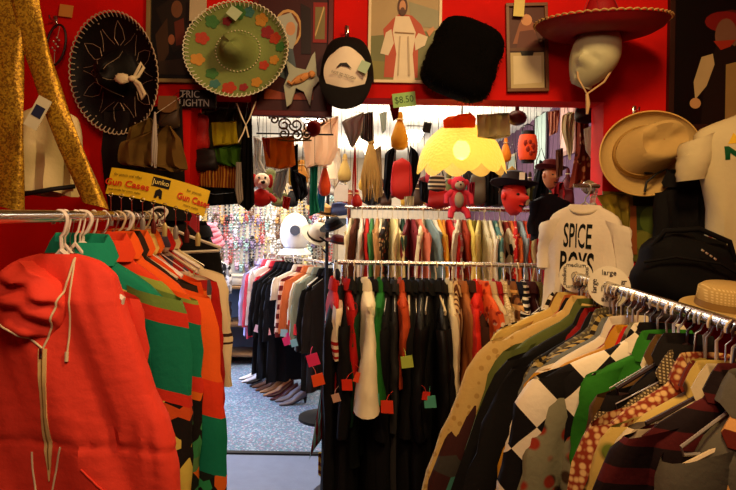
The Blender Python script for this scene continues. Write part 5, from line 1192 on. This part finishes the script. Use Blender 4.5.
# spotted clown toy at left
cl_ = thing('stuffed_dog', 'red and white stuffed dog hanging at the left of the opening', 'soft toy', P(262, 183, 3.3), (0, 0, .2)); u = S(1, 3.3)
mb = MB(); mb.ball((0, 0, 2*u), (8*u, 7*u, 8*u)); mb.ball((1*u, -6*u, -1*u), (5*u, 4*u, 4*u)); mb.build('head', mat('#e0d4c0', .8), cl_)
mb = MB(); mb.ball((0, 2*u, -15*u), (10*u, 7*u, 9*u), nz=.2); [mb.ball((s_*8*u, 1*u, 2*u), (3*u, 2*u, 7*u)) for s_ in (-1, 1)]; [mb.tube([(s_*7*u, 0, -12*u), (s_*14*u, -2*u, -18*u)], [3*u, 2.6*u], 8) for s_ in (-1, 1)]; mb.build('body_and_ears', mat('#b01c14', .8), cl_)
mb = MB(); mb.ball((1*u, -10*u, .5*u), (2.2*u, 1.6*u, 1.8*u)); [mb.ball((s_*3*u, -6.6*u, 5*u), (1.1*u, .8*u, 1.2*u), n=8, m=6) for s_ in (-1, 1)]; mb.build('eyes_and_nose', BLACK, cl_); hang_cord(cl_, 3.3, z0=9*u)
h_cloth([(276, 172), (288, 168), (286, 184), (280, 200), (272, 190)], 3.3, f('#a8a49c'), 'pale grey kerchief right of the stuffed dog', 'kerchief', 'cloth', .01)
h_cloth([(289, 146), (298, 144), (298, 170), (303, 196), (296, 202), (290, 180)], 3.2, f('#16161c'), 'black and blue curved scarf behind the orange cloth', 'scarf', 'scarf', .01)
h_cloth([(293, 170), (306, 176), (308, 194), (300, 202)], 3.15, f('#3a4450', 'dstripe', '#14141c', sc=2), 'dark blue striped scarf end by the black scarf', 'scarf', 'scarf', .01)
h_cloth([(310, 166), (318, 163), (317, 196), (320, 214), (309, 216)], 3.4, f('#1f8a70'), 'teal green parrot coloured streamer in the opening', 'streamer', 'streamer', .01)
h_pouch(325, 160, 196, 13, 3.45, mat('#d84818', .6), 'orange red feathered ornament right of the teal streamer', 'feather_ornament', 'ornament', i=21)
h_cloth([(318, 186), (326, 190), (324, 212), (316, 210)], 3.5, f('#2c8aa0'), 'small turquoise flag under the orange feathered ornament', 'flag', 'flag', .006)
h_pouch(302, 160, 184, 15, 3.6, mat('#c8903c', .6), 'ochre gourd hanging left of the teal streamer', 'gourd', 'gourd', i=22)
h_pouch(345, 154, 182, 15, 3.9, mat('#c8b068', .6), 'straw yellow gourd left of the red cord tassel', 'gourd', 'gourd', i=23)
bl = thing('bell_shade', 'small white bell shaped lamp shade near the ceiling light', 'shade', P(331, 160, 3.8)); u = S(1, 3.8)
MB().lathe([(u*2, 0), (u*4, -u*4), (u*6, -u*14), (u*7.5, -u*19), (u*7, -u*19), (u*3, -u*3)], 24).build('bell', mat('#efe8d4', .5), bl); hang_cord(bl, 3.8)
h_bag(478, 172, 206, 18, 4.1, '#5a5040', 'grey brown leather purse right of the stuffed animal', i=13, ztop=2.5)
h_cloth([(486, 166), (498, 166), (499, 206), (485, 207)], 4.1, f('#15110f'), 'black waistcoat shape hanging right of the brown purse', 'black_vest', 'vest', .012, ztop=2.5)
h_cloth([(540, 160), (548, 164), (545, 205), (532, 207), (536, 180)], 4.0, f('#141014'), 'black shawl between the red mask and cowboy', 'shawl', 'shawl', .012, ztop=2.5)
for (pts_, Y_, c_, lab_, nm_, ct_) in (
    ([(253, 136), (262, 140), (260, 160), (266, 172), (255, 170)], 3.0, '#e0dcd0', 'white lace glove left of the orange cloth', 'lace_glove', 'glove'),
    ([(296, 168), (308, 166), (310, 178), (298, 184)], 3.7, '#c8a878', 'tan leather tongue hanging below the peach pennant', 'leather_tongue', 'leather'),
    ([(326, 150), (340, 148), (342, 178), (334, 190), (326, 176)], 3.9, '#f0e8d8', 'white cotton bonnet cloth beside the bell shade', 'bonnet_cloth', 'cloth'),
    ([(318, 124), (334, 118), (336, 146), (322, 150)], 4.1, '#f0ddb8', 'cream silk square behind the peach pennant', 'silk_square', 'cloth'),
    ([(373, 150), (381, 146), (383, 196), (374, 200)], 3.9, '#b8a078', 'sand coloured shawl right of the macrame strands', 'sand_shawl', 'shawl'),
    ([(404, 196), (414, 196), (414, 206), (405, 206)], 3.4, '#d8d0b4', 'pale paper ticket under the red handbag', 'paper_ticket', 'ticket'),
    ([(419, 180), (430, 184), (428, 204), (420, 200)], 4.0, '#1c1a1c', 'black glove left of the striped box purse', 'black_glove', 'glove'),
    ([(467, 182), (475, 182), (474, 205), (468, 206)], 4.0, '#a8283c', 'crimson ribbon right of the stuffed animal', 'ribbon', 'ribbon'),
    ([(283, 196), (291, 198), (288, 210), (282, 208)], 3.4, '#c03020', 'small red pennant under the grey kerchief', 'red_pennant', 'pennant'),
    ([(556, 150), (563, 148), (563, 176), (557, 178)], 3.5, '#6a3c24', 'brown strap cloth between cowboy hat and lace dress', 'strap_cloth', 'cloth')):
    h_cloth(pts_, Y_, f(c_), lab_, nm_, ct_, .01)
# right jamb clothes
h_cloth([(576, 112), (588, 112), (589, 140), (594, 186), (570, 188), (577, 145)], 2.95, f('#7a2c18', 'floral', '#c89060', '#3a0c08', sc=1), 'rust red lace dress hanging by the right jamb', 'lace_dress', 'dress', .014)
h_cloth([(563, 112), (575, 112), (573, 150), (570, 160), (562, 130)], 3.1, f('#c8bc98'), 'cream and green blouse beside the rust lace dress', 'hanging_blouse', 'blouse', .01)
h_cloth([(548, 110), (560, 110), (558, 132), (550, 136)], 3.3, f('#c89888', 'vstripe', '#8a3c30', sc=4), 'pink striped cloth near the purple wall', 'striped_cloth', 'cloth', .006, ztop=2.2)
h_cloth([(584, 128), (600, 124), (600, 156), (592, 160), (586, 150)], 2.86, mat('#c8c4b0', .8), 'white handwritten note pinned at the right jamb', 'paper_note', 'note', .003)
h_bag(585, 104, 124, 22, 2.8, '#0e0a0a', 'black tangle of fabric under the beam corner', 'fabric_bundle', 'cloth', i=30, strap=False)
h_cloth([(590, 158), (601, 160), (602, 190), (596, 186)], 2.86, f('#4a3018'), 'dark brown fringe below the white note', 'fringe', 'cloth', .01)
h_cloth([(596, 194), (628, 192), (630, 240), (618, 246), (606, 210)], 2.56, f('#9a8830', 'floral', '#5a6a20', '#c8b040', sc=.5), 'yellow green printed scarf behind the lettered T-shirt', 'scarf', 'scarf', .008, ztop=1.75)

# pictures on the purple wall (right wall of the back room)
def wallpic(Y, z, w_, h, frame, col_, label):
    r = thing('framed_picture', label, 'picture', (1.995, Y, z), (0, 0, -PI/2))
    MB().box((0, -.012, 0), (w_, .02, h)).build('frame', mat(frame, .5), r); MB().plate([(-w_*.42, -h*.43), (w_*.42, -h*.43), (w_*.42, h*.43), (-w_*.42, h*.43)], -.026, -.02).build('print', mat(col_, .6), r)
wallpic(7.7, 2.55, .6, .75, '#2c1c28', '#a8c0b8', 'pale blue picture high on the purple wall')
wallpic(6.6, 2.6, .5, .65, '#b88a78', '#d8a898', 'pink framed picture nearest on the purple wall')
wallpic(9.4, 2.3, .6, .5, '#c8b898', '#8a9888', 'small grey green picture at the far end of the purple wall')

# ------------------------------------------------------------------ jewellery partition and goods at the left back
JY = 7.2; a0 = P(196, 240, JY).x; a1 = P(336, 240, JY).x
jb = thing('pegboard', 'white pegboard panel packed with hanging jewellery', 'panel', ((a0+a1)/2, JY, 0)); MB().box((0, 0, .95), (a1-a0, .04, 1.9)).build('board', mat('#bdb6a6', .8), jb); MB().box((0, -.02, 1.92), (a1-a0+.06, .08, .05)).build('top_rail', mat('#8a7a60', .5), jb)
for s_ in (-1, 1): MB().box((s_*(a1-a0)/2, 0, .95), (.05, .06, 1.9)).build('post', mat('#8a7a60', .5), jb)
nk_names = ['white pearl', 'gold bead', 'silver chain', 'pink bead', 'amber bead', 'black bead', 'turquoise bead', 'clear crystal', 'yellow bead', 'red bead', 'brown wooden', 'violet bead']
nk_cols = ['#e8e0d0', '#c8a860', '#b8b4b0', '#d8a8b4', '#c89858', '#1c1818', '#98b8b0', '#d8dce0', '#d8c880', '#a85048', '#6a4c34', '#8a7a98']
protos = []
def necklace(k):
    mb = MB(); rd = rgrid(k*3+1); ln_ = rd.uniform(.22, .42); w_ = rd.uniform(.018, .03); nb = 22
    for i in range(nb):
        t = i/nb*2*PI; x = w_*math.sin(t); z = -ln_/2*(1-math.cos(t)); s_ = rd.uniform(.010, .016)*(1.4 if 8 < i < 14 else 1)
        mb.ball((x, -.012+.004*math.sin(i), z), s_, n=6, m=4)
    mb.ball((0, -.014, -ln_-.02), (.024, .01, .03), n=8, m=6)
    return mb.build('necklace', mat(nk_cols[k], .25, .3 if k in (1, 2) else 0, spec=.6))
for k in range(12): protos.append(necklace(k))
rd = rgrid(77); idx = 0
for row, zt in enumerate((1.80, 1.56, 1.32)):
    for j in range(26):
        k = (j*5+row*7+int(rd.random()*3)) % 12; x = a0+.06+(a1-a0-.12)*j/25+rd.uniform(-.008, .008)
        if idx < 12: k = idx; o = protos[k]
        else: o = protos[k].copy(); COL.objects.link(o)
        idx += 1
        o.location = (x, JY-.028-.006*(j % 3), zt+rd.uniform(-.03, .03)); o.rotation_euler = (0, rd.uniform(-.06, .06), 0)
        tag(o, f'{nk_names[k]} necklace hanging on the {["top","middle","lower"][row]} row of the white jewellery panel', 'necklace', f'{nk_names[k]} necklaces on the {["top","middle","lower"][row]} row')
# clothes hangers rack, scarf mannequin, boxes, counter
ct = thing('display_counter', 'low wooden display counter at the back left of the aisle', 'counter', (P(236, 300, 6.9).x, 6.7, 0))
MB().box((0, 0, .42), (1.0, .4, .04)).build('top', mat('#7a5a3c', .5), ct); MB().box((0, 0, .95-.14), (1.0, .4, .03)).build('shelf', mat('#8a6a48', .5), ct); MB().box((0, .18, .42), (1.0, .03, .84)).build('back_panel', mat('#5a6272', .6), ct); MB().box((0, 0, .1), (1.0, .4, .03)).build('shelf', mat('#7a5a3c', .5), ct)
for s_ in (-.5, .5): MB().box((s_, 0, .42), (.03, .4, .84)).build('side_panel', mat('#5a4030', .5), ct)
cx0 = ct.location.x
bxs = [('#b87a4c', 'tan cardboard box', .14, .1), ('#5a6a8a', 'steel blue storage box', .18, .12), ('#8a3c28', 'rust red box', .12, .08), ('#c8c0b0', 'white shoe box', .16, .09), ('#3c3434', 'dark metal box', .13, .12), ('#d87890', 'pink gift box', .12, .1)]
for i, (c_, nm, w_, h) in enumerate(bxs):
    o = thing('storage_box', f'{nm} on the low counter, ' + (f'right of the {bxs[i-1][1]}' if i else 'leftmost in its row'), 'box', (cx0-.4+.16*i, 6.62, .83)); MB().box((0, 0, h/2), (w_*.9, .16, h)).build('box_body', mat(c_, .6), o); MB().box((0, 0, h+.008), (w_*.94, .17, .02)).build('lid', mat(c_, .5), o)
fgs = ['#d8d0c0', '#8a7a60', '#3a3034', '#b8b4b0', '#a03c30']
for i, c_ in enumerate(fgs):
    nm = ['white', 'bronze', 'black', 'silver', 'red'][i]
    o = thing('figurine', f'small {nm} figurine standing on the shelf of the low counter', 'figurine', (cx0-.36+.18*i, 6.6, .44)); MB().lathe([(.001, 0), (.04, 0), (.04, .015), (.016, .03), (.024, .08), (.03, .12), (.014, .15), (.024, .18), (.02, .205), (.001, .215)], 16).build('figure', mat(c_, .35), o)
pkh = thing('pink_turban', 'pink and peach wrapped turban on a head stand at the back', 'turban', P(209, 236, 6.3)); u = S(1, 6.3)
mb = MB()
for i in range(5): mb.tube([((12-i*1.6)*u*math.cos(a), 8*u*math.sin(a), (i*4-8)*u+2*u*math.sin(a*2+i)) for a in (2*PI*j/20 for j in range(20))], 3.6*u, 8, loop=True)
mb.build('wrap', mat('#d87888', .7), pkh); MB().ball((0, 0, -18*u), (9*u, 8*u, 13*u)).build('head_stand', mat('#c88860', .6), pkh); MB().lathe([(3*u, -28*u), (3*u, -60*u), (12*u, -(P(209, 236, 6.3).z/u)*1*u+.02), (12*u, -P(209, 236, 6.3).z)], 16).build('stand', BLACK, pkh)
sc_ = garment('checked_shirt', 'black and white checked shirt below the pink turban', 'shirt', P(212, 250, 6.25), (0, 0, .3), W=.16, L=.5, D=.06, m=f('#d8d4cc', 'patch', '#1c1a1c', '#8a8480', sc=2.5), sl=.3, rw=.05, out=.03, seed=64)
# bright white helmet, hats on stands
hm = thing('white_helmet', 'large round white helmet with a dark disc, brightly lit', 'helmet', P(295, 233, 6.0)); u = S(1, 6.0)
MB().ball((0, 0, 0), (15*u, 13*u, 20*u), n=28, m=18).build('shell', mat('#f2f2ee', .25, spec=.6), hm); MB().lathe([(.001, -u*1), (4.5*u, -u*1), (5*u, u*1.6), (.001, u*1.6)], 20).build('disc', mat('#565c68', .4), hm, loc=(2*u, -12.8*u, 3*u), rot=(PI/2, 0, 0))
MB().lathe([(11*u, -15*u), (16*u, -19*u), (17*u, -21*u), (11*u, -21*u)], 28).build('rim', mat('#d8dcd8', .3), hm)
MB().tube([(0, 0, -20*u), (0, 0, -P(295, 233, 6).z)], .02, 10).build('stand', CHROME, hm)
def lowhat(px, py, Y, rp, c_, label, tilt=(0, 0, 0), h=.8, name='felt_hat'):
    u = S(rp/20, Y); o = thing(name, label, 'hat', P(px, py, Y), tilt)
    MB().lathe([(.001, u*13*h), (u*6, u*13.5*h), (u*10, u*11*h), (u*11.5, u*1), (u*12, 0), (u*18, u*.5), (u*20, u*1.5), (u*20, u*1), (u*12, -u)], 28).build('crown_and_brim', f(c_, rough=.8), o); MB().lathe([(u*11.7, u*3), (u*12.1, u*.2)], 28).build('hat_band', mat('#2a1c14', .6), o)
    if P(px, py, Y).z > .3: MB().tube([(0, 0, 0), (0, .02, -P(px, py, Y).z)], .012, 8).build('stand', BLACK, o) if tilt == (0, 0, 0) else None
lowhat(321, 212, 4.6, 17, '#c09050', 'tan straw hat with dark band right of the white helmet', (R(10), R(16), 0))
lowhat(316, 236, 4.9, 16, '#d8d0b8', 'cream cone shaped hat below the tan straw hat', (R(30), R(28), 0), h=1.3)
lowhat(334, 226, 4.7, 15, '#0e0c0c', 'black hat beside the upper rail end', (R(20), R(-20), 0))
lowhat(338, 242, 4.75, 13, '#6a1c14', 'dark red hat below the black hat', (R(10), R(10), 0))
hr = thing('hat_stand', 'tall black hat stand beside the upper rail', 'hat stand', (P(327, 250, 4.85).x, 4.85, 0)); MB().tube([(0, 0, 0), (0, 0, 1.75)], .014, 10).build('pole', BLACK, hr); MB().lathe([(.001, 0), (.2, 0), (.2, .02), (.02, .04)], 24).build('base', BLACK, hr)
for i in range(6): MB().tube([(0, 0, 1.2+.09*i), (.08*math.cos(i*2), -.06, 1.24+.09*i)], .007, 6).build('peg', BLACK, hr)
r_ = thing('printed_card', 'white printed card propped near the hats', 'card', P(341, 193, 4.4)); MB().plate([(-.05, -.06), (.05, -.06), (.05, .06), (-.05, .06)], -.003, 0).build('paper', mat('#d0ccc0', .8), r_); hang_cord(r_, 4.4, z0=.06)
h_bag(340, 202, 216, 20, 4.6, '#3a4a7a', 'small blue purse left of the upper rail end', i=40)
h_bag(336, 182, 196, 22, 4.5, '#b8b4ac', 'grey white basket hanging near the middle of the opening', 'basket', 'basket', i=41)

# a second layer of hanging goods deeper in, left to right
names = [('handbag', 'bag'), ('pouch', 'pouch'), ('scarf', 'scarf')]
pal = [('olive green', '#5a5a2c'), ('dark brown', '#3a2416'), ('wine red', '#5a1418'), ('black', '#0e0c0c'), ('mustard', '#b08828'), ('rust', '#8a3c1c'), ('teal', '#2a5a54'), ('cream', '#c8b890'), ('charcoal', '#2a2828'), ('crimson', '#98181c')]
prevn = 'ochre gourd'; rd = rgrid(5)
spots = [(270, 168), (284, 176), (297, 160), (312, 188), (344, 178), (390, 178), (424, 176), (432, 158), (446, 180), (468, 170), (474, 188), (488, 158), (500, 172), (530, 172), (536, 188), (560, 196), (568, 168), (418, 190), (450, 194), (492, 192), (526, 196), (380, 186), (364, 170)]
for i, (px, py) in enumerate(spots):
    cn, ch_ = pal[(i*7) % 10]; k = i % 3; Yv = 5.2-.02*(i % 4); wpx = rd.uniform(11, 17); hpx = rd.uniform(20, 30); y1 = min(py+hpx, 206)
    lab = f'{cn} {names[k][0]} in the far row, right of the {prevn}'
    if k == 0: h_bag(px, py, y1, wpx, Yv, ch_, lab, i=i, ztop=2.62)
    elif k == 1: h_pouch(px, py, y1, wpx, Yv, mat(ch_, .6), lab, i=i, ztop=2.62)
    else: h_cloth([(px-wpx/2, py), (px+wpx/2, py), (px+wpx/2+2, y1-4), (px, y1), (px-wpx/2-1, y1-5)], Yv, f(ch_), lab, wave=.02, ztop=2.62)
    prevn = f'{cn} {names[k][0]}'
spots2 = [(417, 184), (429, 188), (441, 184), (449, 172), (456, 186), (465, 182), (473, 176), (482, 186), (490, 176), (497, 188), (505, 178), (512, 166), (522, 184), (533, 180), (541, 170), (549, 190), (557, 182), (566, 188), (350, 190), (371, 188), (386, 192), (407, 186), (256, 190), (280, 192), (292, 186)]
prevn = None
for i, (px, py) in enumerate(spots2):
    cn, ch_ = pal[(i*3+1) % 10]; k = (i+1) % 3; Yv = 4.7; wpx = rd.uniform(13, 19); y1 = 207
    lab = f'{cn} {names[k][0]} in the row before the far one, ' + (f'right of the {prevn}' if prevn else 'above the upper rail')
    if k == 0: h_bag(px, py, y1, wpx, Yv, ch_, lab, i=i+50, ztop=2.62)
    elif k == 1: h_pouch(px, py, y1, wpx, Yv, mat(ch_, .6), lab, i=i+50, ztop=2.62)
    else: h_cloth([(px-wpx/2, py), (px+wpx/2, py), (px+wpx/2+2, y1-4), (px, y1), (px-wpx/2-1, y1-5)], Yv, f(ch_), lab, wave=.02, ztop=2.62, thin=False)
    prevn = f'{cn} {names[k][0]}'
# fluorescent fixtures
for i, (x, y) in enumerate(((-.8, 5.4), (-.9, 8.0), (.5, 9.5), (-.2, 12))):
    r_ = thing('ceiling_light', ['nearest', 'second', 'third', 'farthest'][i]+' long fluorescent light on the back room ceiling', 'ceiling light', (x, y, 2.87))
    MB().box((0, 0, -.02), (.3, 1.3, .05)).build('housing', mat('#d8d8d4', .5), r_); MB().box((0, 0, -.055), (.24, 1.22, .03)).build('diffuser', mat('#fff4e0', .4, emit=7), r_)

# ------------------------------------------------------------------ shoes
def shoe_row():
    cols = [('white', '#e0dcd8'), ('black', '#0e0c0e'), ('brown', '#6a4430'), ('tan', '#a87c58'), ('burgundy', '#3a1418'), ('grey', '#6c6a74')]
    pos = [(249, 386), (257, 390), (263, 394), (271, 399), (278, 403), (287, 408)]
    prev = None
    for i, ((nm, c_), (px, py)) in enumerate(zip(cols, pos)):
        Y = F*1.6/(py-CY-2.5); g = P(px, py, Y)
        for k in (0, 1):
            o = thing('heeled_shoe', f'{nm} heeled shoe of the {"near" if k else "far"} side, {"first in the floor row" if not prev else "next to the "+prev+" pair"}', 'shoe', (g.x+.0+.05*k, g.y+.1*(1-k)+.0, .0), (0, 0, R(205)))
            mb = MB(); rings = []
            for q in range(15):
                t = q/14; x = -.12+.24*t; w_ = .036*(1-.45*abs(2*t-1)**2.5)*(1 if t < .8 else 1-(t-.8)*2.2); zb = .055*(1-t)**1.3 if t < .6 else .0; hh = .055*(1-t)+.028 if t < .45 else .05-.035*(t-.45)/.55*1.0
                zb = .05*max(0, 1-t*1.7)
                rings.append([(x, w_*math.cos(a), zb+hh/2+hh/2*math.sin(a)) for a in (2*PI*j/14 for j in range(14))])
            mb.loft(rings).build('upper', mat(c_, .35), o)
            MB().tube([(-.105, 0, .052), (-.108, 0, 0.0)], [.018, .009], 8).build('heel', mat('#1c1414', .5), o)
            so_ = MB(); so_.loft([[(-.11+.23*t, .034*(1-.5*abs(2*t-1)**3)*math.cos(a), .003+.05*max(0, 1-t*1.7)+.003*math.sin(a)) for a in (2*PI*j/10 for j in range(10))] for t in [i_/10 for i_ in range(11)]]).build('sole', mat('#2a1c18', .6), o)
        prev = nm
shoe_row()
r_ = thing('boot_leg', 'white and pink stocking display leg standing behind the white shoes', 'display leg', P(262, 384, 5.9)); r_.location.z = .0
MB().lathe([(.001, .05), (.04, .05), (.035, .1), (.045, .2), (.05, .3), (.001, .3)], 18).build('leg', mat('#d8c8c0', .6), r_); MB().lathe([(.04, .0), (.045, .02), (.04, .06)], 16).build('foot', mat('#b03040', .6), r_)
hb = thing('floor_mat', 'dark blue round rubber mat edge at the foot of the crossing rail', 'mat', (P(345, 480, 3.6).x+.25, 3.45, 0)); MB().lathe([(.001, .012), (.43, .012), (.45, .008), (.455, 0), (.001, 0)], 48).build('disc', mat('#10142a', .5), hb)
# striped scarf hanging below the crossing rail
h_cloth([(344, 392), (357, 390), (359, 440), (352, 462), (345, 440)], 2.86, f('#c8b060', 'stripe', '#7a1818', sc=2.2), 'long yellow and maroon striped scarf below the crossing rail', 'striped_scarf', 'scarf', .006, ztop=1.36)
h_cloth([(322, 380), (330, 376), (328, 410), (322, 440), (314, 450), (309, 460), (316, 420)], 2.88, f('#8ab0a8', 'vstripe', '#8a1c20', sc=3), 'pale blue and red edged sash at the rail end', 'sash', 'sash', .01, ztop=1.36)
h_cloth([(318, 452), (336, 452), (336, 474), (326, 478), (318, 476)], 3.0, f('#b8a040', 'stripe', '#6a2c14', sc=2), 'mustard striped skirt corner at the foot of the rail', 'skirt', 'skirt', .01, ztop=1.36)

# labels must single each thing out
seen = {}
for o in bpy.data.objects:
    if o.parent is None and 'label' in o: seen.setdefault(o['label'], []).append(o)
for k, v in seen.items():
    if len(v) > 1 and not v[0].get('group'): print('DUP', k, len(v))
